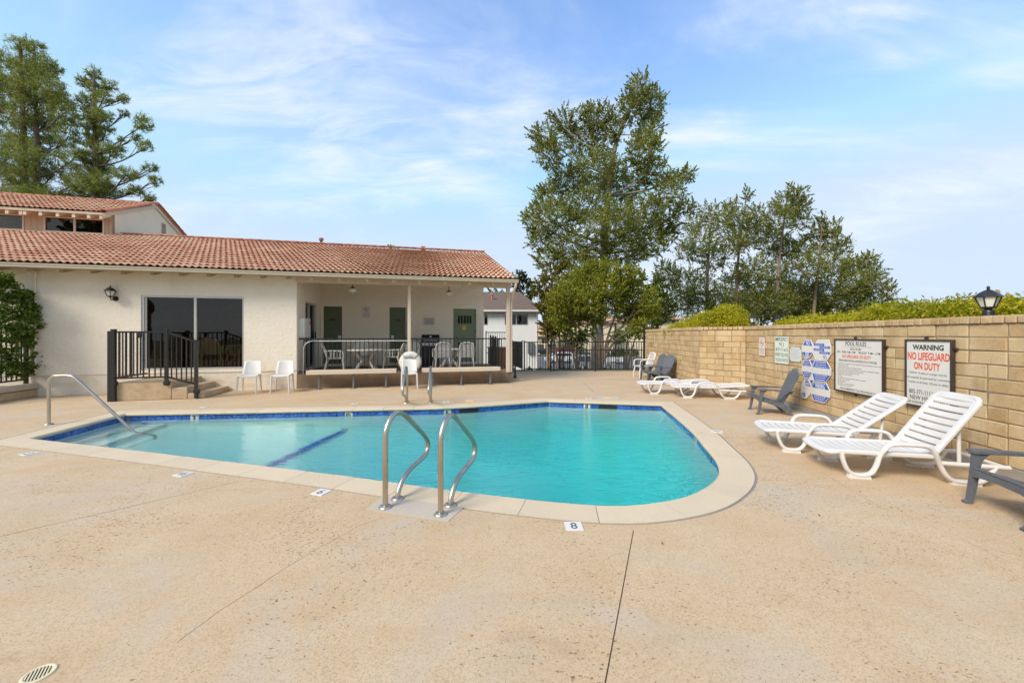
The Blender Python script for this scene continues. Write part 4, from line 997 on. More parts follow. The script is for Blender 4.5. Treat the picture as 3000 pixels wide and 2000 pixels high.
def framed(u0, u1, v0, v1, label):
    t, W, H = sign_at(FA, u0, u1, v0, v1, label, proud=.035); fw = .022
    MB().b2(fw, W-fw, 0, .012, fw, H-fw).build('plate', M['sign_white'], t)
    f = MB(); f.b2(0, fw, -.012, .03, 0, H); f.b2(W-fw, W, -.012, .03, 0, H); f.b2(fw, W-fw, -.012, .03, 0, fw); f.b2(fw, W-fw, -.012, .03, H-fw, H); f.build('frame', M['sign_frame'], t)
    for z in (H*.10, H*.86): MB().b2(W, W+.035, .005, .030, z, z+.03).lathe([(0, -.012), (.011, -.008), (.011, .01)], 8, (W+.022, 0, z+.015), rot=Matrix.Rotation(R(90), 3, 'X')).build('bracket', M['sign_frame'], t)
    for z in (-.035, H): MB().b2(W*.42, W*.42+.03, .005, .03, z, z+.035).build('bracket', M['sign_frame'], t)
    return t, W, H
t, W, H = framed(2452, 2597, 992, 1142, 'brown framed pool rules sign with many small lines')
rows(t, [('POOL RULES', .25, .68, .05, .125, .012), ('POOL HOURS', .35, .58, .165, .205, .012), ('SUN – THURS  9 AM – 9 PM', .06, .46, .225, .268, .012), ('FRI & SAT  9 AM – 11 PM', .53, .94, .225, .268, .012), ('PERSONS USING THE POOL & FACILITIES DO SO AT OWN RISK', .10, .88, .385, .425, .012), ('FOR AN EMERGENCY CALL FIRE & RESCUE 911', .13, .85, .915, .955, .012)], W, H, M['ink'], -.001)
rows(t, [('NO LIFEGUARD ON DUTY', .18, .77, .295, .355, .025)], W, H, M['ink_red'], -.001, 'lettering')
ru = ['• Use of Pool & the Facilities are for the Residents of Newbury Hills Phase II & their invited', '   Guests (two 2 per Unit)', '• Guests must be accompanied by a Resident at all times', '• Children under 16 years must be accompanied & supervised by a consenting adult resident.', '• Pets are not allowed in the pool area or pool (State Law)', '• Heavy drinking is strictly prohibited – (no use)', '• Keep Pool Gate closed and locked', '• NO diving', '• NO rowdiness or rough play permitted in the pool or pool areas', '• NO glass containers allowed', '• NO smoking allowed', '• NO littering – Use trash receptacles', '• Do not abuse pool area equipment']
mxl = max(len(x) for x in ru); rows(t, [(x.strip(), .06+(.02 if x[0] == ' ' else 0), .06+.90*len(x)/mxl, .455+.034*i, .455+.034*i+.024, .01) for i, x in enumerate(ru)], W, H, M['ink'], -.001, 'lettering')
b = MB(); b.quad(*[(x*W, -.001, z*H) for x, z in ((.18, .855), (.78, .855), (.78, .859), (.18, .859))]); b.build('underline', M['ink_grey'], t)
t, W, H = framed(2661, 2801, 993.5, 1184, 'brown framed warning sign, no lifeguard on duty, in large red letters')
rows(t, [('WARNING', .17, .83, .075, .155, .035)], W, H, M['ink'], -.001)
rows(t, [('NO LIFEGUARD', .06, .945, .19, .305, .03), ('ON DUTY', .20, .76, .335, .445, .03)], W, H, M['ink_red'], -.001, 'lettering')
rows(t, [('Children 16 years or younger must be', .09, .89, .478, .52, .0), ('accompanied & supervised by a consenting', .04, .96, .548, .59, .0), ('resident at all times. (18 year or older)', .08, .92, .615, .66, .0), ('805-371-1111 EXT 35', .09, .93, .745, .81, .006), ('NEW HILLS HOA', .11, .90, .83, .895, .006), ('1328 ALESSANDRO DR., NEWBURY PARK', .04, .96, .915, .955, .006)], W, H, M['ink'], -.001, 'lettering')

# ================================================================ signs and boxes on the porch walls
PB = Frame(FW(0, RT), FW(5, RT))
t, W, H = sign_at(PB, 1060.5, 1084.4, 897, 930.5, 'white no smoking sign with red ring on the porch wall between the doors'); no_smoking(t, W, H)
t, W, H = sign_at(PB, 1241.5, 1274, 930, 952, 'grey typed notice plate on the porch wall above the grill')
MB().b2(0, W, -.006, .006, 0, H).build('plate', mat('grey_notice', (.58, .57, .54), .5), t)
b = MB()
for i in range(7): b.quad(*[(x*W, -.0064, z*H) for x, z in ((.07, .82-.11*i), (.93-.1*(i % 2), .82-.11*i), (.93-.1*(i % 2), .86-.11*i), (.07, .86-.11*i))])
b.build('faint_print', M['ink_grey'], t)
PD_ = Frame(FW(0, RT+.03), FW(5, RT+.03))
t, W, H = sign_at(PD_, 1354.5, 1365, 953.5, 966, 'small yellow warning sticker on the pale green door', 'sticker', 'sticker')
MB().b2(0, W, -.002, .0015, 0, H).build('plate', M['yellow'], t); b = MB(); ring(b, (W/2, H*.58), W*.34, W*.1, 18, -.0026); b.build('red_print', M['ink_red'], t)
ta, zt = suv(875, 929, 0); tb, zb2 = suv(894, 930, 0)
t = thing('extinguisher_cabinet', 'white metal cabinet fixed to the porch side wall beside the sliding door', 'cabinet', FW(.002, ta, zt-.58), BA)
MB().cbox((.075, (tb-ta)/2, .28), (.15, max(tb-ta, .28), .56), .01).build('body', M['white'], t); MB().b2(.151, .155, (tb-ta)*.8, (tb-ta)*.98, .38, .5).build('red_label', M['ink_red'], t)

# ================================================================ benches before the porch
def bench(label, u0, u1, legs):
    t_ = -.30; s0, s1 = fuv(u0, 1086, t_-.15)[0], fuv(u1, 1086, t_-.15)[0]; L = s1-s0
    t = thing('bench', label, 'bench', FW(s0, t_), BA, 'plank benches along the porch'); rr = random.Random(len(label))
    for i, y in enumerate((-.105, .01, .125)):
        MB().cbox((L/2, y, .497), (L, .105, .045), .006).build('plank', M['rafter'], t)
    MB().cbox((L/2, -.16, .475), (L, .028, .115), .005).build('front_board', M['rafter'], t)
    for u in legs:
        x = fuv(u, 1140, t_-.02)[0]-s0; m = MB(); m.tube([(x, 0, .012), (x, 0, .46)], .032, 10); m.cbox((x, 0, .46), (.07, .26, .03), .004); l = m.build('leg', M['galv'], t)
        MB().cbox((x, -.02, .008), (.15, .17, .016), .003).build('foot_plate', M['galv'], l)
    return t
bench('longer tan plank bench on grey pipe legs, left of the life ring', 897, 1161, (935, 1035.6, 1131))
bench('tan plank bench on grey pipe legs, right of the life ring', 1236, 1466, (1268, 1352, 1437))

# ================================================================ chairs
def rotm(a): return Matrix.Rotation(a, 3, 'Z')
def stack_chair(name, label, loc, rz, group=None):
    t = thing(name, label, 'chair', loc, rz, group); m = M['white']
    sv = []; n = 9; mb = MB()
    for j in range(n):
        for i in range(n):
            fx = -1+2*i/(n-1); fy = -1+2*j/(n-1); x = .21*fx; y = (.215+.01*fx)*fy
            if abs(fx) > .9 and fx > 0: x -= .02*fy*fy
            mb.v.append((x, y, .455-.012*(1-fy*fy)-.012*max(0, fx-.5)*2+.03*max(0, -fx-.55)))
    top = list(mb.v); mb.v += [(x*.985, y*.985, z-.022) for x, y, z in top]
    for j in range(n-1):
        for i in range(n-1):
            a = j*n+i
            if i == 1 and j in (0, n-2): continue
            mb.f.append((a, a+1, a+n+1, a+n)); mb.f.append((a+n*n, a+n*n+n, a+n*n+n+1, a+n*n+1)); mb.sm += [True]*2
    bd = [i for i in range(n)]+[n*k+n-1 for k in range(1, n)]+[n*n-1-k for k in range(1, n)]+[n*k for k in range(n-2, 0, -1)]
    for k in range(len(bd)): a, b = bd[k], bd[(k+1) % len(bd)]; mb.f.append((a, a+n*n, b+n*n, b)); mb.sm.append(False)
    mb.build('seat', m, t)
    bk = MB(); n = 9; q = 8
    for side in (0, 1):
        for j in range(q+1):
            f = j/q; z = .44+.37*f; x = -.205-.115*f**1.2
            for i in range(n):
                fy = -1+2*i/(n-1); wd_ = .218-.035*f
                zz = z-(.018*fy*fy*f if j == q else 0); bk.v.append((x-.03*(1-fy*fy)+.02*abs(fy)**3-(.016 if side else 0), wd_*fy, zz))
    o = (q+1)*n
    for j in range(q):
        for i in range(n-1): a = j*n+i; bk.f += [(a, a+n, a+n+1, a+1), (o+a, o+a+1, o+a+n+1, o+a+n)]; bk.sm += [True]*2
    for i in range(n-1): a = q*n+i; bk.f.append((a, o+a, o+a+1, a+1)); bk.sm.append(False)
    for j in range(q):
        for i in (0, n-1): a = j*n+i; bk.f.append((a, o+a, o+a+n, a+n)); bk.sm.append(False)
    bk.build('backrest', m, t)
    for sx in (1, -1):
        for sy in (1, -1):
            MB().tube([(.19*sx, .195*sy, .45), (.20*sx-.0, .205*sy, .25), (.215*sx-(.0 if sx > 0 else .03), .215*sy, 0)], [.023, .019, .014], 8).build('leg', m, t)
    return t
def front_pose(u1, v1, u2, v2, ru1, rv1, ru2, rv2): pass
G2 = 'white plastic stacking chairs by the clubhouse wall'
f = math.atan2(-.91, .34)
stack_chair('plastic_chair', 'white armless plastic chair by the glass sliding door', (-6.76, 10.10, 0), math.atan2(-.93, .30), G2)
stack_chair('plastic_chair', 'white armless plastic chair against the wall, right of its twin', (-5.985, 10.23, 0), math.atan2(-.95, .25), G2)
stack_chair('plastic_chair', 'white armless plastic chair standing in front of the life ring', (-2.84, 10.86, 0), math.atan2(-.95, .28), G2)

def arm_chair(name, label, loc, rz, group, mt='cream_plastic', hslat=False):
    t = thing(name, label, 'chair', loc, rz, group); m = M[mt]
    MB().cbox((0, 0, .40), (.44, .44, .03), .012).build('seat', m, t)
    zt = .83 if not hslat else .86; lean = math.atan2(.14, zt-.40)
    fr = MB(); fr.tube(crv([(-.20, -.22, .38), (-.25, -.225, .55), (-.32, -.215, .72), (-.345, -.17, zt-.03), (-.355, 0, zt), (-.345, .17, zt-.03), (-.32, .215, .72), (-.25, .225, .55), (-.20, .22, .38)], 4), .03, 8, flat=(1.1, .7)); bk = fr.build('back_frame', m, t)
    if hslat:
        for i in range(8):
            z = .44+i*.05; x = -.215-.13*(z-.40)/.43; MB().cbox((x, 0, z), (.016, .41, .042), .005).build('back_slat', m, t)
    else:
        for i in range(6):
            y = -.145+i*.058; MB().prism([(-.205, y-.025, .40), (-.205, y+.025, .40), (-.345, y*1.05+.025, zt-.02), (-.345, y*1.05-.025, zt-.02)], (-.014, 0, 0)).build('back_slat', m, t)
    for s in (-1, 1):
        MB().tube(crv([(-.27, .235*s, .62), (-.12, .265*s, .625), (.08, .275*s, .62), (.20, .27*s, .60), (.225, .262*s, .52), (.235, .255*s, .40)], 4), .024, 8, flat=(1.15, .7)).build('arm', m, t)
        MB().tube([(.20, .22*s, .40), (.235, .245*s, .2), (.25, .255*s, 0)], [.03, .026, .021], 6).build('leg', m, t)
        MB().tube([(-.19, .20*s, .40), (-.25, .225*s, .18), (-.29, .235*s, 0)], [.03, .026, .021], 6).build('leg', m, t)
        if not hslat:
            for i in range(4): x = -.12+i*.085; MB().prism([(x-.012, .222*s, .40), (x+.012, .222*s, .40), (x+.012, .262*s, .60), (x-.012, .262*s, .60)], (0, -.01*s, 0)).build('side_slat', m, t)
    return t
def PL(s, t): return FW(s, t, PZ+.001)
G3 = 'cream plastic armchairs round the porch table'
arm_chair('armchair', 'cream plastic armchair left of the round porch table, facing right', PL(.86, .72), BA+R(8), G3)
arm_chair('armchair', 'cream plastic armchair behind the round porch table, facing the pool', PL(1.45, 1.82), BA+R(-82), G3)
arm_chair('armchair', 'cream plastic armchair right of the round porch table, facing left', PL(2.50, 1.08), BA+R(172), G3)
arm_chair('armchair', 'cream plastic armchair behind the porch post and life ring', PL(3.05, 1.75), BA+R(-100), G3)
G4 = 'white slat-back armchairs at the second porch table'
arm_chair('armchair', 'white slat-back armchair seen from behind, nearer the grill', PL(4.02, .52), BA+R(93), G4, 'white', True)
arm_chair('armchair', 'white slat-back armchair seen from behind, nearer the pale green door', PL(4.78, .52), BA+R(88), G4, 'white', True)
arm_chair('armchair', 'white slat-back armchair alone by the fence end of the block wall', (4.60, 13.75, 0), R(186), None, 'white', True)

def round_table(label, loc, r, legs):
    t = thing('patio_table', label, 'table', loc, BA, 'plastic tables on the porch')
    MB().lathe([(0, .655), (r-.02, .655), (r, .645), (r, .62), (r-.02, .612), (0, .612)], 36).build('tabletop', M['cream_plastic'], t)
    for k in range(4):
        a = R(45+90*k); c, s = math.cos(a), math.sin(a)
        MB().tube(crv([(c*r*.72, s*r*.72, .61), (c*r*.42, s*r*.42, .40), (c*r*.26, s*r*.26, .30), (c*r*.46, s*r*.46, .16), (c*r*.74, s*r*.74, 0)], 4), [.05]*17, 6, flat=(.55, 1)).build('leg', M['cream_plastic'], t)
    return t
round_table('round cream plastic table with splayed legs between four armchairs', PL(1.70, .98), .57, 4)
round_table('cream plastic table behind the two slat-back chairs', PL(4.30, 1.20), .56, 4)

# ---- gas grill
t = thing('gas_grill', 'black gas grill with silver control panel against the porch wall', 'grill', PL(3.72, 2.45), BA); k = M['black']
gl = mat('black_enamel', (.012, .012, .013), .25); ss_ = M['alu']
MB().prism([(-.31, -.27, .84), (-.31, -.25, 1.0), (-.31, -.14, 1.10), (-.31, .10, 1.12), (-.31, .22, 1.02), (-.31, .24, .84)], (.62, 0, 0)).build('lid', gl, t)
MB().tube([(-.24, -.31, .90), (.24, -.31, .90)], .014, 8).build('handle', ss_, t)
MB().lathe([(0, 0), (.035, 0), (.035, .01)], 16, (0, -.235, 1.03), rot=Matrix.Rotation(R(65), 3, 'X')).build('thermometer', M['white'], t)
MB().cbox((0, 0, .77), (.62, .50, .14), .01).build('firebox', gl, t)
p = MB().cbox((0, -.285, .765), (.60, .05, .11), .008).build('control_panel', ss_, t)
for x in (-.2, -.07, .07, .2): MB().tube([(x, -.312, .765), (x, -.34, .765)], .024, 10).build('knob', k, p)
MB().cbox((0, -.02, .36), (.60, .46, .64), .01).build('cabinet', gl, t)
for x in (-.5, .5): MB().cbox((x, -.03, .80), (.34, .42, .03), .006).build('side_shelf', M['galv'], t)
for x in (-.24, .24): MB().tube([(x-.02, -.18, .04), (x+.02, -.18, .04)], .04, 12).build('wheel', M['rubber'], t)

# ---- life ring and rescue pole
t = thing('life_ring', 'white life ring with rope hung on the porch railing', 'life ring', FW(p3+.03, -.03, .69), BA)
n, m_, R_, r_ = 36, 12, .225, .095; mb = MB()
for i in range(n):
    a = 2*math.pi*i/n
    for j in range(m_): b = 2*math.pi*j/m_; q = R_+r_*math.cos(b); mb.v.append((q*math.cos(a), r_*.62*math.sin(b), q*math.sin(a)))
for i in range(n):
    for j in range(m_): mb.f.append((i*m_+j, i*m_+(j+1) % m_, ((i+1) % n)*m_+(j+1) % m_, ((i+1) % n)*m_+j)); mb.sm.append(True)
mb.build('ring', mat('worn_white_canvas', (.74, .71, .64), .7, [(9, (.55, .50, .40), .5, .75, .7)], [(50, .2, .003)]), t)
rp = M['sign_frame']
for a in (45, 135, 225, 315):
    band = [((R_+math.cos(b)*(r_+.006))*math.cos(R(a)), (r_+.006)*.62*math.sin(b), (R_+math.cos(b)*(r_+.006))*math.sin(R(a))) for b in [2*math.pi*q/16 for q in range(17)]]
    MB().tube(band, .011, 6, cap=False).build('band', mat('grimy_rope', (.22, .18, .13), .9) if 'grimy_rope' not in bpy.data.materials else bpy.data.materials['grimy_rope'], t)
ro = MB(); rr = random.Random(4)
for k in range(4): ro.tube([((R_+r_+.012+.012*math.sin(5*q))*math.cos(R(-40+90*k+q*.9*80/10)), -.02*math.sin(q), (R_+r_+.012+.012*math.sin(5*q))*math.sin(R(-40+90*k+q*.9*80/10))) for q in range(0, 11)], .007, 5)
ro.build('grab_rope', bpy.data.materials['grimy_rope'], t)
co = MB()
for k in range(7): co.tube([(.075*math.cos(a_)*(1+.1*k/7), -.05-.006*k, .05+.085*math.sin(a_)) for a_ in [2*math.pi*q/18 for q in range(19)]], .007, 5)
co.build('rope_coil', mat('blue_white_rope', (.30, .36, .46), .8), t)
s0, z0 = fuv(935, 997.5, .06); t = thing('rescue_pole', 'white rescue hook pole resting along the top of the porch railing', 'pole', FW(s0, .055, 1.318), BA)
L = p3-.03-s0; MB().tube([(0,0,0), (L,0,0)], .0125, 10).build('pole', M['white'], t); MB().tube([(L, 0, 0), (L+.10, 0, 0)], .017, 10).build('grip', M['yellow'], t)
MB().tube(crv([(.02,0,0), (-.15,0,.005), (-.28,0,-.03), (-.36,0,-.10), (-.40,0,-.22), (-.40,0,-.5), (-.41,0,-.95), (-.36,0,-1.0), (-.31,0,-.93)], 4), .010, 8).build('hook', M['alu'], t)

# ---- lamps
def pendant(label, u, v):
    tt = 1.25; s, z = fuv(u, v, tt); zc = roof_z(tt)-.30
    t = thing('pendant_lamp', label, 'lamp', FW(s, tt, z), BA, 'milk glass pendants under the porch roof')
    MB().lathe([(0, -.085), (.05, -.08), (.10, -.055), (.128, -.015), (.125, .015), (.085, .045), (.055, .055)], 20).build('globe', M['milk'], t)
    MB().lathe([(.06, .05), (.062, .075), (.03, .095), (.012, .10), (.012, zc-z+.02)], 14).build('stem', M['sign_frame'], t)
pendant('white glass pendant lamp left of the porch post', 1033, 849); pendant('white glass pendant lamp right of the porch post', 1315, 859)
def lantern(name, label, loc, rz, sc_, base=True, group=None):
    t = thing(name, label, 'lantern', loc, rz, group); k = M['black']
    def S(*q): return tuple(x*sc_ for x in q)
    body = MB(); n = 6
    body.lathe([(.0, .36*sc_), (.012*sc_, .355*sc_), (.016*sc_, .335*sc_), (.012*sc_, .315*sc_), (.03*sc_, .31*sc_), (.075*sc_, .28*sc_), (.12*sc_, .235*sc_), (.128*sc_, .225*sc_), (.12*sc_, .222*sc_), (.10*sc_, .222*sc_)], n, smooth=False); body.build('roof', k, t)
    fm = MB()
    for i in range(n):
        a = 2*math.pi*i/n; fm.tube([(.104*sc_*math.cos(a), .104*sc_*math.sin(a), .222*sc_), (.062*sc_*math.cos(a), .062*sc_*math.sin(a), .105*sc_)], .0075*sc_, 4, smooth=False)
    fm.lathe([(.0, .112*sc_), (.068*sc_, .11*sc_), (.066*sc_, .095*sc_), (.03*sc_, .085*sc_), (.028*sc_, .075*sc_)], n, smooth=False)
    if base: fm.lathe([(.03*sc_, .08*sc_), (.048*sc_, .065*sc_), (.052*sc_, .03*sc_), (.05*sc_, .008*sc_), (.075*sc_, .006*sc_), (.075*sc_, 0), (0, 0)], 14)
    fm.build('frame', k, t)
    for i in range(n):
        a, b = 2*math.pi*i/n, 2*math.pi*(i+1)/n
        q = MB(); q.quad(*[(r*math.cos(w)*sc_, r*math.sin(w)*sc_, z*sc_) for r, w, z in ((.100, a, .221), (.060, a, .106), (.060, b, .106), (.100, b, .221))]); q.build('pane', M['lamp_pane'], t)
    return t
GL = 'black post lanterns on top of the block wall'
x, z = FA.uv(2866, 920); lantern('post_lantern', 'large black lantern on the long block wall above the warning sign', FA.P(x, .10, WTOP), R(20), .94, True, GL)
lantern('post_lantern', 'black lantern on the corner where the long wall meets the short section', FA.P(.10, .12, WTOP), R(10), .90, True, GL)
lantern('post_lantern', 'black lantern at the fence end of the receding block wall', FC.P(.22, .1, WTOP), R(10), 1.0, True, GL)
s, z = fuv(324, 878, -.13); t = lantern('wall_lantern', 'black carriage lantern on the clubhouse wall left of the sliding door', FW(s, -.14, z-.02), BA, 1.05, False)
MB().tube([(.0, .0, .09), (.0, .02, .02), (0.02, .10, .03), (.03, .135, .06)], .012, 8).lathe([(0, 0), (.06, 0), (.062, .02)], 14, (.03, .139, .06), rot=Matrix.Rotation(R(90), 3, 'X')).build('bracket', M['black'], t)

# ================================================================ sun loungers
def lounger(label, near_foot, ax, angle, group):
    ax = Vector((ax[0], ax[1], 0)).normalized(); lat = Vector((-ax.y, ax.x, 0))
    org = gp(*near_foot)-ax*.24+lat*.275; t = thing('sun_lounger', label, 'sun lounger', org, math.atan2(ax.y, ax.x), group); m = M['white']
    fr = MB()
    for s in (-1, 1): fr.cbox((.46, .262*s, .262), (.88, .062, .046), .012)
    fr.tube(crv([(.05, -.262, .262), (.005, -.25, .254), (-.012, -.15, .246), (-.018, 0, .242), (-.012, .15, .246), (.005, .25, .254), (.05, .262, .262)], 4), .034, 8, flat=(1.5, .75)); fr.cbox((.885, 0, .258), (.05, .50, .03), .008)
    fr.build('seat_frame', m, t)
    if 'slat' not in KID:
        def slat(L, n=8, w=.065, sag=.016):
            mb = MB(); v = []
            for i in range(n+1):
                y = -L/2+L*i/n; z = -sag*(1-(2*y/L)**2)
                for x, dz in ((-w/2, 0), (-w/2+.008, .006), (w/2-.008, .006), (w/2, 0), (w/2, -.012), (-w/2, -.012)): mb.v.append((x, y, z+dz))
            for i in range(n):
                for k in range(6): mb.f.append((i*6+k, i*6+(k+1) % 6, i*6+6+(k+1) % 6, i*6+6+k)); mb.sm.append(False)
            return mb.mesh('slat', M['white'])
        KID['slat'] = slat(.50)
    for i in range(10): place('slat', KID['slat'], t, (.075+i*.0825, 0, .272))
    for s in (-1, 1):
        y = .285*s; P = [(.085, .25), (.10, .17), (.14, .075), (.20, .035), (.28, .032), (.35, .06), (.395, .14), (.425, .24), (.455, .315), (.50, .362), (.57, .375), (.68, .378), (.79, .374), (.85, .352), (.89, .30), (.935, .20), (.985, .095), (1.05, .038), (1.13, .03), (1.24, .032), (1.31, .07), (1.36, .15), (1.39, .20)]
        mb = MB(); mb.tube(crv([(x, y+(.02*s if .45 < x < .9 else 0), z) for x, z in P], 4), .0255, 8, flat=(1.35, .85)); mb.tube([(.93, y, .205), (1.1, y, .20), (1.5, y, .195)], .024, 6, flat=(1.2, 1)); mb.build('side_frame', m, t)
        for x, w in ((.24, .20), (1.15, .24)): MB().prism([(x-w/2, y-.03, 0), (x+w/2, y-.03, 0), (x+w/2-.01, y-.025, .045), (x-w/2+.01, y-.025, .045)], (0, .06, 0)).build('foot', m, t)
    MB().tube([(1.47, -.30, .195), (1.47, .30, .195)], .022, 6).build('rear_crossbar', m, t)
    a = R(angle); bk = MB()
    for s in (-1, 1): bk.cbox((.34, .258*s, 0), (.68, .066, .044), .012)
    bk.tube(crv([(.64, -.26, 0), (.70, -.235, .004), (.715, -.1, -.004), (.718, 0, -.008), (.715, .1, -.004), (.70, .235, .004), (.64, .26, 0)], 4), .03, 8, flat=(1, .7)); bk.cbox((.015, 0, 0), (.05, .48, .03), .008); bk.cbox((.685, 0, .002), (.06, .49, .03), .008)
    b = bk.build('backrest', m, t, (.895, 0, .268), (0, -a, 0))
    for i in range(8): place('slat', KID['slat'], b, (.075+i*.0795, 0, .012))
    if angle > 15:
        c, s_ = math.cos(a), math.sin(a)
        for s in (-1, 1): MB().tube([(.895+.42*c+.01, .215*s, .268+.42*s_-.03), (1.02+.22*c, .22*s, .20)], .018, 6).build('prop_strut', m, t)
    return t
G5 = 'white slatted sun loungers on the right of the pool'
lounger('white slatted lounger with steep raised back, nearest the camera', (2514,1398), (.976,-.219), 55, G5)
lounger('white slatted lounger with half raised back, second from the camera', (2317,1323), (.95,-.30), 40, G5)
lounger('flat white slatted lounger, nearer the pool corner of the flat pair', (2014,1166), (.98,-.19), 4, G5)
lounger('flat white slatted lounger behind the other flat one, by the grey chairs', (1916,1155), (.998,-.02), 4, G5)

# ================================================================ grey low-slung resin chairs
def lounge_chair(label, loc, rz):
    t = thing('lounge_chair', label, 'chair', loc, rz, 'grey plastic low lounge chairs'); m = M['grey_plastic']
    for s in (-1, 1):
        y = .265*s
        MB().prism([(x, y-.02, z) for x, z in ((.265,0), (.315,0), (.32,.02), (.29,.03), (.275,.16), (.26,.30), (.25,.45), (.14,.45), (.165,.43), (.20,.38), (.215,.30), (.235,.14))], (0, .045, 0)).build('front_leg', m, t)
        MB().prism([(x, .215*s-.02, z) for x, z in ((.24,.31), (.24,.25), (-.08,.145), (-.25,0), (-.30,0), (-.30,.015), (-.20,.16), (-.16,.22), (-.10,.215))], (0, .04, 0)).build('rear_leg', m, t)
        MB().prism([(.265, y-.045, .452), (.27, y+.045, .452), (.1, y+.05, .455), (-.2, y+.045, .45), (-.30, y+.02, .445), (-.30, y-.02, .445), (-.2, y-.03, .45), (.1, y-.045, .455)] if s > 0 else [(.265, y+.045, .452), (.27, y-.045, .452), (.1, y-.05, .455), (-.2, y-.045, .45), (-.30, y-.02, .445), (-.30, y+.02, .445), (-.2, y+.03, .45), (.1, y+.045, .455)], (0, 0, .024)).build('arm', m, t)
    MB().prism([(.245, -.245, .315), (.245, -.245, .24), (.245, -.18, .255), (.245, 0, .262), (.245, .18, .255), (.245, .245, .24), (.245, .245, .315)], (.025, 0, 0)).build('front_apron', m, t)
    for i in range(5):
        x = .235-i*.082; z = .318-i*.024-(.004 if i in (1, 2, 3) else 0); MB().cbox((x, 0, z), (.074, .47, .02), .006, Matrix.Rotation(R(-15), 3, 'Y')).build('seat_slat', m, t)
    tops = (.79, .845, .865, .845, .79)
    for i in range(5):
        f = i-2; y0, y1 = f*.072, f*.098; w0, w1 = .031, .0465; zt = tops[i]; xb, xt = -.135, -.135-.245*(zt-.19)/.62
        xm = (xb+xt)/2-.02; zm = (zt+.19)/2
        pts_ = [(xb, y0-w0, .19), (xb, y0+w0, .19), (xm, (y0+y1)/2+w1*.92, zm), (xt, y1+w1, zt-.05), (xt-.01, y1+w1*.5, zt), (xt-.01, y1-w1*.5, zt), (xt, y1-w1, zt-.05), (xm, (y0+y1)/2-w1*.92, zm)]
        MB().prism(pts_, (-.022, 0, .006)).build('back_slat', m, t)
    MB().prism([(-.255, -.26, .40), (-.255, .26, .40), (-.265, .26, .44), (-.265, -.26, .44)], (-.02, 0, .004)).build('back_rail', m, t)
    return t
pf = (gp(2209,1211)+gp(2198,1200))/2; lounge_chair('grey plastic lounge chair with fan back standing below the emergency sign', pf+Vector((.30, -.09, 0)), math.atan2(.15, -.5))
lounge_chair('grey plastic lounge chair beside the block wall, nearer the flat loungers', (4.72, 12.50, 0), math.atan2(-.18, -.5))
lounge_chair('grey plastic lounge chair tucked behind its twin, nearer the fence', (4.66, 13.02, 0), math.atan2(-.10, -.5))
pf = (gp(2848,1478)+gp(2994,1551))/2; lounge_chair('grey plastic lounge chair cut off by the right edge of the photo', pf+Vector((.28, -.07, 0)), math.atan2(.26, -.97))

# ---- cabinet by the porch end
t = thing('storage_cabinet', 'brown wooden cabinet with a dark lid behind the porch stair railing', 'cabinet', FW(6.55, 3.6, 0), BA)
MB().cbox((0, 0, .48), (.95, .6, .94), .01).build('body', mat('brown_cabinet', (.24, .12, .06), .7, [(6, (.17, .08, .04), .4, .7, .6, (1, 1, 6))]), t); MB().cbox((0, 0, .975), (1.0, .66, .05), .01).build('top', mat('cabinet_top', (.30, .16, .09), .6), t)
for x in (-.16, .16): MB().b2(x-.155, x+.155, -.312, -.302, .08, .9).build('door_panel', bpy.data.materials['brown_cabinet'], t)

# ---- furniture standing in the room behind the glass
GI = 'chairs seen dimly through the glass door'
arm_chair('armchair', 'pale armchair seen dimly through the right glass pane', FW(-1.75, .95, .53), BA+R(-120), GI)
arm_chair('armchair', 'pale armchair seen dimly through the left glass pane', FW(-2.75, 1.5, .53), BA+R(-60), GI)
ti = round_table('pale table in the room behind the glass door', FW(-2.2, 2.1, .53), .5, 4)
# ================================================================ fences behind the deck
def fence(name, label, pts, zb, zt, posts, spacing=.115, group='black iron pool fences', base=None, extra=None):
    o = pts[0]; t = thing(name, label, 'fence', (o.x, o.y, 0), 0, group)
    for a, b in zip(pts, pts[1:]):
        A, B = a-o, b-o; n = int((B-A).length/spacing); picket_row(t, (A.x, A.y), (B.x, B.y), zb, zb, zt, zt, n)
    for p in posts: post(t, p.x-o.x, p.y-o.y, base if base is not None else 0, zt+.04, .055)
    return t
fe, fg, fh = FC.P(-.06, .06), gp(1617, 1087), gp(1536, 1086); fl_ = gp(1500, 1074)
pf_ = fence('pool_fence', 'black picket fence closing the far end of the deck before the trees', [Vector((fe.x, fe.y, 0)), gp(1744, 1087), Vector((fg.x+.06, fg.y, 0))], .07, 1.20, [Vector((fe.x, fe.y, 0)), gp(1744, 1087), Vector((fg.x+.08, fg.y, 0))])
post(pf_, -.10, .0, 0, 1.86, .07); g_ = fence('pool_gate', 'black picket gate with a latch box beside the white house', [Vector((fg.x-.04, fg.y, 0)), fh], .09, 1.19, [Vector((fg.x-.05, fg.y, 0)), fh]); g_['category'] = 'gate'
MB().b2(-.10, .04, -.06, .0, .98, 1.12).build('latch_box', M['black'], g_)
fence('pool_fence', 'black picket fence running back beside the clubhouse from the gate', [Vector((fh.x-.09, fh.y+.1, 0)), fl_], .10, 1.19, [Vector((fh.x-.09, fh.y+.1, 0)), fl_])
a, b = dp(1640, 1060, 19.6), dp(1890, 1060, 19.6); zf = ground_z(0, 19.6)
of = fence('slope_fence', 'lower black fence on the slope behind the pool fence, with an arched gate top', [Vector((a.x, a.y, 0)), Vector((b.x, b.y, 0))], zf+.12, .74, [Vector((dp(u, 0, 19.6).x, 19.6, 0)) for u in (1640, 1668, 1718, 1760, 1828, 1888)], .10, base=zf-.1)
cache = MB().b2(-.007, .007, -.007, .007, 0, .16).mesh('finial', M['black']); n = int((b.x-a.x)/.2)
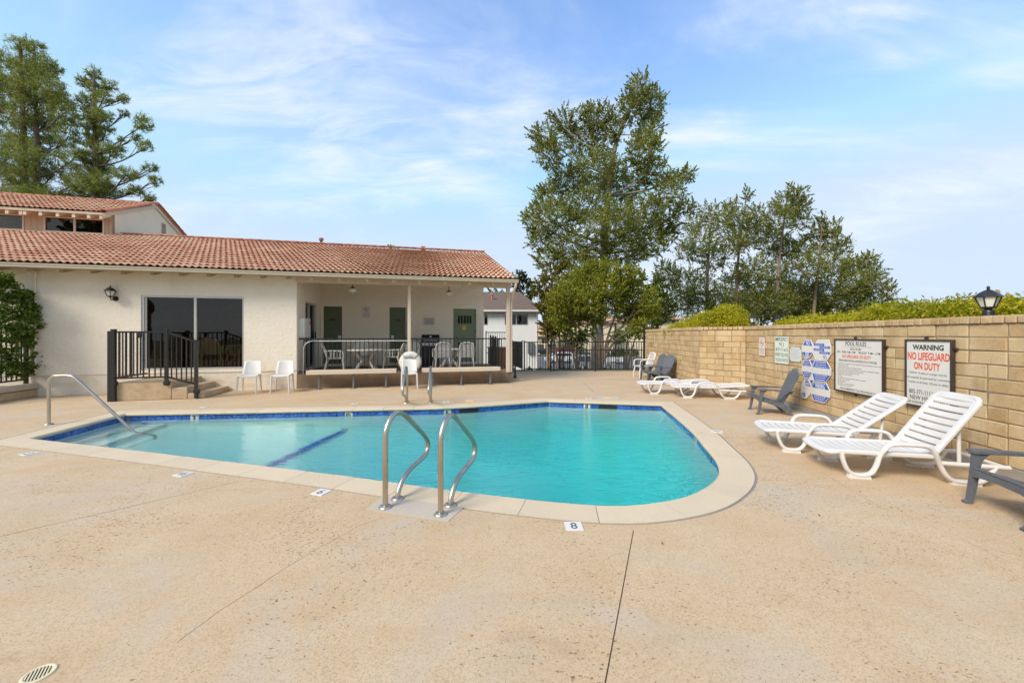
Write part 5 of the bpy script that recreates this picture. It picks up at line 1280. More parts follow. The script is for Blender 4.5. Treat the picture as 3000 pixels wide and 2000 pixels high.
for i in range(n): place('finial', cache, of, (.1+i*.2, 0, .74))
x0, x1 = dp(1650, 0, 19.6).x-a.x, dp(1668, 0, 19.6).x-a.x; MB().tube(crv([(x0, 0, zf), (x0, 0, .6), (x0, 0, 1.10), ((x0+x1)/2-.07, 0, 1.26), ((x0+x1)/2+.07, 0, 1.26), (x1, 0, 1.10), (x1, 0, .6), (x1, 0, zf)], 5), .03, 6).build('arch', M['black'], of)
a, b = dp(1424, 0, 20.5), dp(1490, 0, 20.5)
fence('walkway_railing', 'black railing on the walkway in front of the white house', [Vector((a.x, a.y, 0)), Vector((b.x, b.y, 0))], .55, 1.62, [Vector((a.x, a.y, 0)), Vector((b.x, b.y, 0))], .13, base=-.4)

# ================================================================ white house behind the clubhouse
HX1, HY0 = dp(1576, 0, 32).x, 32.0
hs = thing('house', 'white two storey house with brown shingle roof behind the clubhouse porch', 'house', (HX1, HY0, -2.85))
zl = lambda z: z+2.85
he = 3.47; wx0, wx1 = dp(1480, 0, 32).x-HX1, dp(1545, 0, 32).x-HX1; wz1, wz0 = dp(0, 921, 32).z, dp(0, 950, 32).z
vx0, vx1 = dp(1408, 0, 32).x-HX1, dp(1428, 0, 32).x-HX1
w = MB(); panel(w, 'x', -9, 0, 0, zl(he+.1), 0, .2, [(wx0, wx1, zl(wz0), zl(wz1)), (vx0, vx1, zl(wz0), zl(wz1))]); w.b2(-.2, 0, .2, 9, 0, zl(he+.1)); w.b2(-9, 0, 8.8, 9, 0, zl(he+.1)); w.build('wall', M['stucco_white'], hs)
def hip(ov=.45):
    x1, y0, y1 = ov, -ov, 9+ov; rx = dp(1523, 0, 36.5).x-HX1; rz = zl(dp(0, 855, 36.5).z); ez_ = zl(he); m = MB()
    m.add([(-10, y0, ez_), (x1, y0, ez_), (rx, 4.5, rz), (-10, 4.5, rz), (x1, y1, ez_), (-10, y1, ez_)], [(0,1,2,3), (1,4,2), (4,5,3,2), (0,5,4,1)])
    return m
hr = hip().build('roof', M['shingle'], hs)
vx = dp(1441, 0, 34).x-HX1; MB().tube([(vx, 2.2, zl(4.2)), (vx, 2.2, zl(4.95))], .08, 8).lathe([(.13, 0), (.13, .12), (0, .16)], 8, (vx, 2.2, zl(4.95))).b2(vx-.5, vx+.6, 1.9, 2.0, zl(4.38), zl(4.44)).build('vent_pipe', M['pipe'], hr)
MB().b2(-10, .47, -.52, -.45, zl(he-.12), zl(he+.03)).build('gutter', M['white'], hs); MB().tube([(-.1, -.45, zl(he-.1)), (-.06, -.06, zl(he-.5)), (-.06, -.06, .1)], .05, 6).build('downspout', M['white'], hs)
for p, q in ((wx0, wx1), (vx0, vx1)):
    f = MB(); z0, z1 = zl(wz0), zl(wz1); f.b2(p-.04, p, -.02, .06, z0-.04, z1+.04); f.b2(q, q+.04, -.02, .06, z0-.04, z1+.04); f.b2(p, q, -.02, .06, z1, z1+.04); f.b2(p, q, -.02, .06, z0-.04, z0); m_ = (p+q)/2; f.b2(m_-.03, m_+.03, -.01, .06, z0, z1); o = f.build('window', M['alu'], hs)
    for c, d_ in ((p, m_-.03), (m_+.03, q)): MB().b2(c, d_, .03, .035, z0, z1).build('pane', M['glass'], o)
    MB().b2(m_+.03, q, .06, .065, z1-.18, z1).build('blind', M['white'], o); MB().quad((p, .19, z0), (q, .19, z0), (q, .19, z1), (p, .19, z1)).build('room_dark', M['dark_hole'], o)
ux0, ux1 = dp(1546, 0, 32).x-HX1, dp(1562, 0, 32).x-HX1; MB().b2(ux0, ux1, -.25, -.003, zl(dp(0, 1034, 32).z), zl(dp(0, 1001, 32).z)).build('utility_box', M['galv'], hs)
# beige apartment blocks beyond the car park
def block(label, u0, u1, v0, Y, rv, garages=0, D=12):
    a, b = dp(u0, v0, Y), dp(u1, v0, Y); W = b.x-a.x; H = a.z+2.85; t = thing('apartment_block', label, 'building', (a.x, Y, -2.85), 0, 'beige apartment blocks beyond the car park')
    wins = []; n = max(1, int(W/4.2))
    for i in range(n): c = (i+.5)*W/n; wins.append((c-.7, c+.7, H*.58, H*.58+1.3))
    w = MB(); panel(w, 'x', 0, W, 0, H, 0, .25, wins); w.b2(0, .25, .25, D, 0, H); w.b2(W-.25, W, .25, D, 0, H); w.build('wall', BEIGE, t)
    for q in wins:
        f = MB(); f.b2(q[0], q[1], .05, .09, q[2], q[2]+.06); f.b2(q[0], q[1], .05, .09, q[3]-.06, q[3]); f.b2((q[0]+q[1])/2-.03, (q[0]+q[1])/2+.03, .05, .09, q[2]+.06, q[3]-.06); o = f.build('window', M['white'], t); MB().b2(q[0], q[1], .10, .11, q[2], q[3]).build('pane', M['glass_dark'], o)
    for i in range(garages): c = (i+.5)*W/garages; MB().b2(c-1.2, c+1.2, -.03, -.002, .05, 2.2).build('garage_door', BROWN, t)
    ov = .6; rz = H+rv; m = MB(); m.add([(-ov, -ov, H), (W+ov, -ov, H), (W+ov, D/2, rz), (-ov, D/2, rz), (W+ov, D+ov, H), (-ov, D+ov, H)], [(0,1,2,3), (2,4,5,3), (1,4,2), (0,3,5)]); m.build('roof', PEACH, t); MB().b2(-ov, W+ov, -ov-.05, -ov, H-.2, H).build('fascia', BROWN, t)
BEIGE = mat('beige_stucco', (.72, .61, .43), .9, [(.5, (.50, .42, .29), .4, .7, .5)], [(20, .3, .02)]); PEACH = mat('peach_roof', (.46, .29, .19), .9, [(4, (.34, .2, .13), .4, .7, .6)]); BROWN = mat('brown_timber', (.10, .065, .045), .8)
block('beige apartment block with peach roof behind the white parked SUV', 1560, 1632, 985, 88, 2.6, 2); block('tall beige apartment block rising behind the front tree\'s left side', 1630, 1712, 948, 100, 2.2, 1); block('beige apartment block behind the sycamore trunk and pickup', 1716, 1800, 945, 92, 1.6, 0); block('beige apartment block at the fence end of the block wall', 1806, 1935, 940, 96, 1.6, 0)
block('beige house roof showing between grove and hedge', 1900, 1990, 935, 70, 1.6, 1)
# car park
struct(MB().quad(*[(x, y, -2.78) for x, y in ((-25, 43), (45, 43), (45, 74), (-25, 74))]).build('car_park', M['asphalt']))
m = MB(); m.b2(-25, 45, 74, 74.2, -2.8, -2.64); struct(m.build('kerb', M['footing']))
def paint(name, c): return mat(name, c, .25, spec=.6)
def car(label, cat, loc, rz, paintm, L=4.6, W=1.8, H=1.62, kind='suv'):
    t = thing('parked_car' if cat == 'car' else 'pickup_truck', label, cat, loc, rz, 'cars in the lower car park')
    low = [(L*.5-.02,.32), (L*.5,.55), (L*.485,.74), (L*.44,.86), (L*.22,.98), (-L*.44,1.0), (-L*.49,.92), (-L*.5,.6), (-L*.49,.32)]
    hw = W/2; m = MB(); n = len(low); secs = [(-hw+.0, .93), (-hw+.07, 1.0), (hw-.07, 1.0), (hw, .93)]
    m.v = [(x*(1 if k in (1, 2) else .985), y, z if k in (1, 2) else (z*.985+.006)) for k, (y, _) in enumerate(secs) for x, z in low]
    for s in range(3): m.f += [(s*n+i, s*n+(i+1) % n, (s+1)*n+(i+1) % n, (s+1)*n+i) for i in range(n)]
    m.f += [tuple(range(n))[::-1], tuple(range(3*n, 4*n))]; m.sm = [False]*len(m.f); b = m.build('body', paintm, t)
    if kind == 'suv': cab = [(L*.23, .97), (L*.09, H-.06), (0, H), (-L*.36, H-.04), (-L*.46, .99)]; win = [[(L*.18, 1.02), (L*.075, H-.13), (-.02, H-.12), (-.02, 1.02)], [(-.1, 1.02), (-.1, H-.12), (-L*.22, H-.13), (-L*.22, 1.02)], [(-L*.245, 1.03), (-L*.245, H-.14), (-L*.35, H-.17), (-L*.40, 1.05)]]
    else: cab = [(L*.20, .97), (L*.08, H-.05), (0, H), (-L*.12, H-.02), (-L*.15, .99)]; win = [[(L*.155, 1.02), (L*.065, H-.12), (.02, H-.11), (.02, 1.02)], [(-.03, 1.02), (-.03, H-.11), (-L*.11, H-.12), (-L*.125, 1.02)]]
    n = len(cab); m = MB(); m.v = [(x, s*(hw-.06-.13*(z-.97)/(H-.97)), z) for s in (-1, 1) for x, z in cab]; m.f = [tuple(range(n))[::-1], tuple(range(n, 2*n))]+[(i, (i+1) % n, n+(i+1) % n, n+i) for i in range(n)]; m.sm = [False]*len(m.f); m.build('cabin', paintm, t)
    dg_ = bpy.data.materials.get('car_glass') or mat('car_glass', (.015, .017, .02), .08, spec=.8)
    for s in (-1, 1):
        for p in win: MB().add([(x, s*(hw-.06-.13*(z-.97)/(H-.97)+.006), z) for x, z in p], [(0,1,2,3)]).build('window', dg_, t)
    for (i, j) in ((0, 1), (3, 4)):
        a, b2 = cab[i], cab[j]; f = lambda q, y: (a[0]+(b2[0]-a[0])*q+(.008 if i == 0 else -.008), y*(hw-.2), a[1]+(b2[1]-a[1])*q+.008)
        MB().quad(f(.12, -1), f(.9, -.92), f(.9, .92), f(.12, 1)).build('windscreen', dg_, t)
    for sx in (.31, -.30):
        for s in (-1, 1):
            rt = Matrix.Rotation(R(90), 3, 'X'); o = MB().lathe([(0, -.11), (.30, -.11), (.345, -.07), (.345, .07), (.30, .11), (0, .11)], 20, (L*sx, s*(hw-.10), .345), rot=rt).build('wheel', M['rubber'], t)
            MB().lathe([(0, .118), (.09, .125), (.20, .118), (.215, .105)] if s < 0 else [(0, -.118), (.09, -.125), (.20, -.118), (.215, -.105)], 10, (L*sx, s*(hw-.10), .345), rot=rt).build('rim', M['alu'], o)
    for s in (-1, 1):
        MB().cbox((L*.478, s*(hw-.3), .74), (.10, .38, .14), .02).build('headlight', M['white'], t); MB().cbox((-L*.49, s*(hw-.16), .82), (.06, .2, .24), .02).build('tail_light', M['ink_darkred'], t)
    if kind == 'pickup': MB().b2(-L*.46, -L*.17, -hw+.12, hw-.12, .98, 1.012).build('bed', M['rubber'], t)
    return t
gz = -2.78
c = dp(1640, 0, 60); car('white parked SUV behind the fence, left of the pickups', 'car', (c.x, 60, gz), R(180), paint('white_car_paint', (.75, .75, .75)))
c = dp(1738, 0, 48); car('silver grey parked SUV right behind the sycamore trunk', 'car', (c.x, 48, gz), R(4), paint('grey_car_paint', (.30, .31, .33)), 5.1, 1.9, 1.8)
c = dp(1770, 0, 58); car('white pickup truck with its tailgate to the right', 'pickup truck', (c.x, 58, gz), R(186), bpy.data.materials['white_car_paint'], 5.4, 1.95, 1.85, 'pickup')
c = dp(1648, 0, 84); car('red parked car far behind the white SUV', 'car', (c.x, 84, gz), R(0), paint('red_car_paint', (.22, .018, .018)))
c = dp(1598, 0, 80); car('dark parked car beside the white house corner', 'car', (c.x, 80, gz), R(0), paint('dark_car_paint', (.02, .022, .026)), 4.4, 1.75, 1.45)

# ================================================================ trees and shrubs
def leaf_quads(C, rg, size, asp=.6, up=.45, fold=0):
    n = len(C); d = rg.normal(size=(n, 3)); d /= np.linalg.norm(d, axis=1)[:, None]; nn = rg.normal(size=(n, 3)); nn[:, 2] += up*3*.6; nn /= np.linalg.norm(nn, axis=1)[:, None]
    t = np.cross(nn, d); t /= np.linalg.norm(t, axis=1)[:, None]+1e-9; s = np.cross(nn, t); L = size*rg.uniform(.65, 1.3, n)[:, None]
    V = np.stack([C-t*L/2, C+s*L*asp/2+t*L*.06, C+t*L/2, C-s*L*asp/2+t*L*.06], 1); return V.reshape(-1, 3), np.arange(4*n).reshape(n, 4)
def clumps(blobs, n_total, rg, sub=.30, per=90, shell=.55, flat=.75, loose=.16, spray=0):
    "leaf centres gathered in sub-clumps spread through ellipsoids (centre, radii); returns centres and the sub-clump centres of each blob"
    w = np.array([b[1][0]*b[1][2] for b in blobs]); w = w/w.sum(); out = []; subs = []
    for b, f in zip(blobs, w):
        n = int(n_total*f); k = max(3, n//per); d = rg.normal(size=(k, 3)); d /= np.linalg.norm(d, axis=1)[:, None]; r = rg.uniform(shell**2, 1, k)**.5
        q = d*r[:, None]*np.array(b[1]); S = np.array(b[0])+q; subs.append(S); mr = (b[1][0]+b[1][2])/2*sub
        which = rg.integers(0, k, n); cr_ = rg.uniform(.55, 1.35, k)*mr; g = rg.normal(size=(n, 3)); g /= np.linalg.norm(g, axis=1)[:, None]+1e-9; g *= rg.uniform(.1, 1, n)[:, None]**.45
        g *= cr_[which][:, None]; g[:, 2] *= flat
        if spray:                                            # leaves strung along a short twig that reaches outward and up
            dr = q/np.array(b[1]); dr = dr+rg.normal(size=(k, 3))*.35+np.array([-.12, 0, .45]); dr /= np.linalg.norm(dr, axis=1)[:, None]; s_ = rg.uniform(-.9, 1.5, n)
            tp = np.clip(1.0-.38*(s_+.9), .18, 1.0); P = S[which]+dr[which]*(s_*cr_[which]*spray)[:, None]+g*(.62*tp)[:, None]
        else: P = S[which]+g
        lo = rg.random(n) < loose; dd = rg.normal(size=(n, 3)); dd /= np.linalg.norm(dd, axis=1)[:, None]; dd *= (rg.uniform(.1, 1.1, n)**.5)[:, None]
        P[lo] = (np.array(b[0])+dd*np.array(b[1]))[lo]; out.append(P)
    return np.concatenate(out), subs
def tree(name, label, px_trunk, blobs, Y, n, leaf, lm, bm, r0, seed, group=None, sub=.30, per=90, zb=None, asp=.6, deep=.9, limbs=True, r1=.05, dys=None, cat='tree', leaf_fn=None, twigs=5, spray=1.1, loose=.16):
    rg = np.random.default_rng(seed); rd = random.Random(seed)
    T = [dp(u, v, Y) for u, v in px_trunk]; base = T[0].copy(); base.z = ground_z(base.x, base.y)-.1 if zb is None else zb
    if T[0].z > base.z+.3: T = [base]+T
    t = thing(name, label, cat, base, 0, group); L = [p-base for p in T]
    tp = crv(L, 4); m = len(tp); MB().tube(tp, [r0*(1-i/(m-1))**.8+r1*.6 for i in range(m)], 9).build('trunk', bm, t)
    B = []
    for q in blobs:
        u, v, ru, rv = q[:4]; dy = q[4] if len(q) > 4 else rd.uniform(-1, 1)*deep*ru/F_PX*Y*1.2
        c = dp(u, v, Y+dy)-base; rx, rz_ = ru/F_PX*Y, rv/F_PX*Y; B.append((tuple(c), (rx, (rx+rz_)/2*deep, rz_)))
    C, subs = clumps(B, n, rg, sub, per, spray=spray, loose=loose)
    V, Q = (leaf_fn or leaf_quads)(C, rg, leaf, asp)
    place('crown', np_mesh('crown', V, Q, lm), t)
    if limbs:
        for (c, r), S in zip(B, subs):
            c = Vector(c); best = min((p for p in tp if p.z < c.z-.15*(tp[-1].z)*.2), key=lambda p: (p-(c-Vector((0, 0, (c-p).length*.35)))).length, default=tp[m//2])
            j = min(range(m), key=lambda k: (tp[k]-best).length); rr = max(r1*.6, (r0*(1-j/(m-1))**.8)*.45); mid = (best+c)/2+Vector((rd.uniform(-.1, .1), rd.uniform(-.1, .1), -.08))*(c-best).length
            mb = MB(); pth = crv([best, mid, c], 4); mb.tube(pth, [rr+(r1*.35-rr)*k/(len(pth)-1) for k in range(len(pth))], 6)
            for s in S[:twigs]:
                s = Vector(s); st = pth[rd.randint(len(pth)//2, len(pth)-1)]; mb.tube([st, (st+s)/2+Vector((0, 0, -.06))*(s-st).length, s], [r1*.35, r1*.22, r1*.12], 4)
            mb.build('limb', bm, t)
    return t
def R7(x, y): return (1450+x*.5315, 200+y*.5315)
syc = [(1875,262,36,46), (1860,235,14,16), (1907,306,42,52), (1843,315,36,44), (1748,343,55,40), (1712,318,20,20), (1663,354,45,36), (1612,336,16,16), (1593,397,42,40), (1609,450,42,44), (1705,413,65,50), (1790,378,40,44), (1902,378,42,55), (1886,442,50,52), (1748,498,80,55), (1663,530,62,46), (1907,502,50,46), (1822,545,80,55), (1981,522,48,30), (2019,508,24,22), (1955,572,52,38), (2010,604,34,28), (1605,575,50,42), (1556,641,30,36), (1625,641,66,52), (1716,604,72,52), (1790,660,80,55), (1886,628,66,48), (1955,655,46,42), (1583,705,42,40), (1673,724,72,48), (1822,734,80,48), (1902,712,52,40), (1955,692,32,30), (1609,763,48,34), (1700,775,60,35), (1570,610,22,22)]
tree('sycamore_tree', 'tallest sycamore with open crown and pale trunk behind the front tree', [(1744,1060), (1750,930), (1766,800), (1773,680), (1785,540), (1800,440), (1830,350), (1866,262)], syc, 32, 170000, .138, M['leaf_syc'], M['bark_pale'], .42, 1, None, .26, 60, r1=.08)
GG = 'sycamores of the grove behind the block wall'
def grove(label, tr, bl, seed, n=14000): return tree('sycamore_tree', label, tr, bl, 42, int(n*2.5), .160, M['leaf_syc_dark'], M['bark_grey'], .20, seed, GG, .30, 56, r1=.05, zb=-2.9)
grove('grove sycamore at the left end, low and broad, beside the tallest tree', [(2072,985), (2072,830), (2078,720), (2085,630)], [(2082,625,38,30), (2035,655,34,34), (2114,652,34,38), (2051,710,50,44), (2008,740,36,34), (2088,760,46,44), (1960,811,40,44), (2008,830,46,50), (2061,850,50,50), (1992,888,46,40), (1939,782,24,20), (2109,872,42,42), (2050,910,50,40)], 2, 17000)
grove('grove sycamore with a thin spike at its top, second from the tallest tree', [(2157,985), (2160,800), (2170,700), (2186,575)], [(2189,572,14,26), (2141,602,26,24), (2162,641,42,36), (2212,632,36,30), (2194,694,50,40), (2146,712,40,40), (2205,787,42,40), (2157,840,46,54), (2205,884,42,40), (2180,920,45,30)], 3)
grove('grove sycamore with the tallest pointed top of the grove', [(2268,985), (2278,850), (2285,740), (2298,640), (2311,550)], [(2311,556,12,22), (2343,570,26,26), (2300,600,40,32), (2353,600,22,26), (2279,645,42,36), (2343,643,32,32), (2263,712,42,46), (2311,733,42,36), (2279,802,42,46), (2252,884,38,38), (2295,880,40,40)], 4)
grove('grove sycamore behind the hedge, sloping down from the grove\'s tall point', [(2380,985), (2390,850), (2400,760), (2409,640)], [(2407,640,15,22), (2438,665,26,24), (2396,680,36,30), (2353,724,36,34), (2433,712,40,36), (2476,717,26,26), (2380,776,46,44), (2449,778,46,40), (2353,850,56,46), (2422,856,56,46), (2380,900,60,40)], 5, 16000)
grove('grove sycamore at the right end, lowest of the row', [(2530,985), (2532,900), (2536,820), (2540,752)], [(2539,760,26,24), (2502,782,36,30), (2566,788,24,24), (2497,830,46,40), (2555,830,36,36), (2609,836,14,18), (2486,884,50,38), (2555,884,42,32), (2605,868,22,18), (2520,920,60,30)], 6)
def multi(name, label, base_px, Y, stems, blobs, n, leaf, lm, bm, r0, seed, **k):
    t = tree(name, label, stems[0], blobs, Y, n, leaf, lm, bm, r0, seed, **k); b = Vector(t.location)
    for s in stems[1:]:
        p = crv([dp(u, v, Y)-b for u, v in s], 4); MB().tube(p, [r0*.8*(1-i/(len(p)-1))**.8+.02 for i in range(len(p))], 7).build('stem', bm, t)
    return t
fr_bl = [(1745,790,40,30), (1779,795,44,30), (1701,815,40,34), (1830,805,36,30), (1862,815,32,30), (1723,842,54,38), (1779,842,50,38), (1835,842,46,38), (1650,845,30,30), (1625,886,30,38), (1667,876,50,38), (1723,886,54,38), (1790,886,54,38), (1857,886,46,42), (1905,880,34,42), (1638,922,34,36), (1690,920,44,34), (1835,916,50,34), (1892,920,40,38), (1745,930,40,24), (1650,955,30,20), (1870,955,35,20)]
multi('ornamental_tree', 'bright green spreading tree with many bare stems close behind the fence', None, 20.5, [[(1762,1075), (1765,1000), (1760,930), (1745,860), (1748,800)], [(1762,1070), (1745,1000), (1700,965), (1662,930)], [(1764,1070), (1780,990), (1800,930), (1815,860)], [(1764,1065), (1800,1000), (1850,965), (1890,930)], [(1763,1060), (1752,980), (1725,900), (1715,850)], [(1766,1065), (1785,1000), (1845,930), (1870,870)]], fr_bl, 90000, .088, M['leaf_front'], M['bark_grey'], .075, 7, sub=.28, per=50, r1=.03, deep=.8)
GC = 'olive crape myrtles left of the front tree'
multi('crape_myrtle', 'olive and rust tinted crape myrtle next to the white house', None, 27, [[(1604,1075), (1604,1000), (1602,900), (1600,820)], [(1608,1075), (1618,990), (1622,900)]], [(1588,840,30,36), (1612,900,34,44), (1606,960,26,36), (1612,805,30,26), (1590,890,20,32), (1622,960,26,34)], 11000, .15, M['leaf_olive'], M['bark_grey'], .10, 8, group=GC, r1=.03)
multi('crape_myrtle', 'taller olive crape myrtle beside the front tree\'s left edge', None, 28, [[(1640,1070), (1640,1000), (1636,900), (1650,800)], [(1645,1070), (1660,990), (1680,900)], [(1636,1070), (1622,990), (1615,900)]], [(1650,802,44,30), (1630,870,44,48), (1650,940,42,44), (1692,835,36,44), (1615,920,30,40), (1680,900,36,44)], 13000, .15, M['leaf_olive'], M['bark_grey'], .10, 9, group=GC, r1=.03)
multi('young_tree', 'small bright lime tree seen through the front tree\'s stems', None, 30, [[(1690,1080), (1690,1020), (1695,980), (1698,950)], [(1692,1080), (1705,1010), (1715,960)], [(1688,1080), (1675,1010), (1668,970)]], [(1690,985,36,24), (1720,975,28,20), (1665,990,22,18), (1700,1010,24,14)], 4200, .15, M['leaf_bright'], M['bark'], .07, 10, r1=.03)
multi('young_tree', 'small lime green tree near the fence end of the wall', None, 31, [[(1835,1080), (1838,1010), (1845,970), (1850,940)], [(1838,1080), (1855,1010), (1868,970)]], [(1845,975,40,26), (1875,965,28,22), (1810,990,26,20)], 4200, .15, M['leaf_bright'], M['bark'], .07, 11, r1=.03)
tree('dark_tree', 'dense dark tree between the front tree and the grove', [(1925,1000), (1925,900), (1925,820)], [(1925,830,26,34), (1920,880,34,40), (1940,915,36,36), (1905,940,34,30), (1958,890,26,30)], 37, 11000, .22, M['leaf_syc_dark'], M['bark'], .2, 12, r1=.06)
tree('dark_tree', 'small dark tree showing past the porch roof corner', [(1522,1000), (1522,860), (1522,800)], [(1520,805,22,16), (1526,835,26,24), (1540,860,24,24), (1515,830,16,20)], 46, 3600, .26, M['leaf_dark'], M['bark'], .2, 13, r1=.06)
tree('lime_tree', 'lime green tree top between porch roof corner and crape myrtle', [(1556,1000), (1556,880), (1556,830)], [(1553,835,18,20), (1560,862,22,20), (1450,858,34,10), (1470,875,30,16)], 48, 3000, .24, M['leaf_bright'], M['bark'], .2, 14, r1=.06)
tree('lime_tree', 'tip of a lime green tree peeking over the clubhouse ridge', [(1152,980), (1152,800), (1152,735)], [(1148,723,9,7), (1157,728,10,8), (1152,745,18,14)], 34, 700, .17, M['leaf_bright'], M['bark'], .15, 15, r1=.05)
tree('dark_tree', 'dense olive tree filling in low between the grove sycamores', [(2230,1000), (2230,930), (2232,850)], [(2110,915,50,40), (2170,905,50,44), (2235,905,55,44), (2300,910,50,44), (2350,905,50,44), (2420,915,50,40), (2230,850,44,40), (2320,850,40,40)], 47, 30000, .2, M['leaf_syc_dark'], M['bark'], .2, 16, None, .30, 60, r1=.05)
# pines
def needles(C, rg, size, asp):
    n = len(C); d = rg.normal(size=(n, 3)); d[:, 2] += .5; d /= np.linalg.norm(d, axis=1)[:, None]; e = rg.normal(size=(n, 3)); s = np.cross(d, e); s /= np.linalg.norm(s, axis=1)[:, None]+1e-9; L = size*rg.uniform(.7, 1.3, n)[:, None]
    V = np.stack([C-s*L*asp/2, C+s*L*asp/2, C+d*L+s*L*asp*.2, C+d*L-s*L*asp*.2], 1); return V.reshape(-1, 3), np.arange(4*n).reshape(n, 4)
GP = 'pines behind the clubhouse'
def pine(label, tr, bl, n, seed): return tree('pine_tree', label, tr, bl, 34, n, .24, M['leaf_pine'], M['bark'], .30, seed, GP, .21, 26, asp=.15, leaf_fn=needles, r1=.08, zb=-2.9, twigs=8, spray=1.3, loose=.10)
pine('tallest pine, at the photo\'s left edge', [(74,700), (74,520), (70,400), (62,220), (58,112)], [(60,132,28,24), (20,180,40,30), (80,190,44,30), (15,260,54,34), (80,272,40,34), (30,340,54,34), (20,420,54,38), (70,402,36,34), (10,500,54,38), (60,522,46,34), (30,580,54,32), (90,592,46,28), (-30,300,30,60), (-30,450,30,70), (-20,220,25,30), (65,230,34,40), (68,330,36,40), (66,450,44,40), (75,560,50,40), (40,250,36,40)], 38000, 21)
pine('second tall pine, overlapping the tallest on its right', [(107,700), (107,520), (107,420), (105,300), (100,130)], [(100,142,26,24), (130,200,38,28), (152,258,38,34), (120,290,36,30), (165,205,16,14), (190,330,34,32), (140,350,40,32), (202,400,34,32), (150,430,44,34), (212,470,38,28), (160,510,48,34), (222,540,34,26), (130,570,46,30), (190,590,46,24), (108,220,30,34), (108,380,34,40), (105,480,40,40), (110,590,50,34), (175,300,36,30)], 34000, 22)
pine('slimmer open pine standing right of the two dense ones', [(283,700), (282,560), (280,420), (277,300), (275,203)], [(275,218,16,20), (244,240,18,16), (320,252,22,15), (302,288,26,18), (250,300,26,20), (356,290,17,13), (362,332,14,9), (300,340,26,16), (245,360,26,20), (312,380,22,12), (332,442,30,20), (270,430,22,20), (240,452,20,15), (421,365,20,26), (400,402,13,12), (426,432,22,14), (360,412,11,7), (300,490,36,24), (250,512,34,22), (370,512,36,16), (440,495,20,12), (456,530,18,15), (400,560,28,13), (310,562,42,22), (240,572,38,20), (432,582,24,10), (276,260,20,22), (280,340,26,26), (282,400,28,26), (284,470,34,28), (284,540,44,30)], 30000, 23)

# hedges
def hedge_leaves(C, rg, size, asp=.3):
    n = len(C); d = rg.normal(size=(n, 3)); d[:, 2] += .55; d /= np.linalg.norm(d, axis=1)[:, None]; e = rg.normal(size=(n, 3)); s = np.cross(d, e); s /= np.linalg.norm(s, axis=1)[:, None]+1e-9; L = size*rg.uniform(.6, 1.3, n)[:, None]
    V = np.stack([C, C+d*L*.5+s*L*asp/2, C+d*L, C+d*L*.5-s*L*asp/2], 1); return V.reshape(-1, 3), np.arange(4*n).reshape(n, 4)
def shrub(name, label, blobs, n, leaf, lm, seed, asp=.42, fn=hedge_leaves, sub=.32, per=26, group=None, cat='hedge', stems=True, flat=.8, shell=.45):
    rg = np.random.default_rng(seed); base = Vector((blobs[0][0][0], blobs[0][0][1], 0)); t = thing(name, label, cat, base, 0, group)
    B = [((b[0][0]-base.x, b[0][1]-base.y, b[0][2]), b[1]) for b in blobs]; C, subs = clumps(B, n, rg, sub, per, shell, flat)
    V, Q = fn(C, rg, leaf, asp); place('foliage', np_mesh('foliage', V, Q, lm), t)
    if stems:
        mb = MB()
        for (c, r), S in zip(B, subs):
            for s in S[:6]: s = Vector(s); mb.tube([(c[0]+(s.x-c[0])*.2, c[1]+(s.y-c[1])*.2, 0), (c[0]+(s.x-c[0])*.6, c[1]+(s.y-c[1])*.6, c[2]*.5), s], [.02, .014, .006], 5)
        mb.build('stem', M['bark'], t)
    return t
GH = 'yellow green hedges behind the block wall'
def HB(fr, x, y, zc, rx, ry, rz_): p = fr.P(x, y, zc); return (tuple(p), (rx, ry, rz_))
shrub('clipped_hedge', 'domed yellow green hedge above the short wall section', [HB(FC, 2.6, .75, 1.52, .75, .45, .36), HB(FC, 3.5, .8, 1.60, .8, .5, .42), HB(FC, 4.6, .85, 1.66, .8, .55, .50), HB(FC, 5.5, .9, 1.72, .6, .55, .56), HB(FB, .35, .75, 1.66, .55, .45, .48), HB(FB, .85, .65, 1.55, .42, .4, .36), HB(FC, 5.3, .9, 2.0, .25, .25, .36)], 76000, .066, M['leaf_hedge'], 31, group=GH)
x0 = FA.uv(2235, 950)[0]; x1 = FA.uv(2425, 950)[0]; n = 5
shrub('clipped_hedge', 'low yellow green hedge strip behind the emergency and safety signs', [HB(FA, x0+(x1-x0)*i/(n-1), .75, 1.56, .55, .42, .30+.02*(i % 2)) for i in range(n)], 46000, .062, M['leaf_hedge'], 32, group=GH)
x0 = FA.uv(2440, 950)[0]; x1 = 7.4; n = 13
shrub('clipped_hedge', 'long yellow green hedge behind the pool rules and warning signs', [HB(FA, x0+(x1-x0)*i/(n-1), .78, 1.55, .50, .45, .44-.10*(i/(n-1))+.03*math.sin(i*2.1)) for i in range(n)], 130000, .060, M['leaf_hedge'], 33, group=GH)
shrub('garden_shrub', 'dull green shrub rising behind the large post lantern', [HB(FA, 4.6, 3.2, 1.75, .8, .8, .55), HB(FA, 5.6, 3.0, 1.75, .8, .8, .60), HB(FA, 3.4, 4.0, 1.7, .8, .8, .45), HB(FA, 6.5, 3.4, 1.8, .9, .8, .55)], 12000, .085, M['leaf_front'], 34, .5, cat='shrub', per=40)
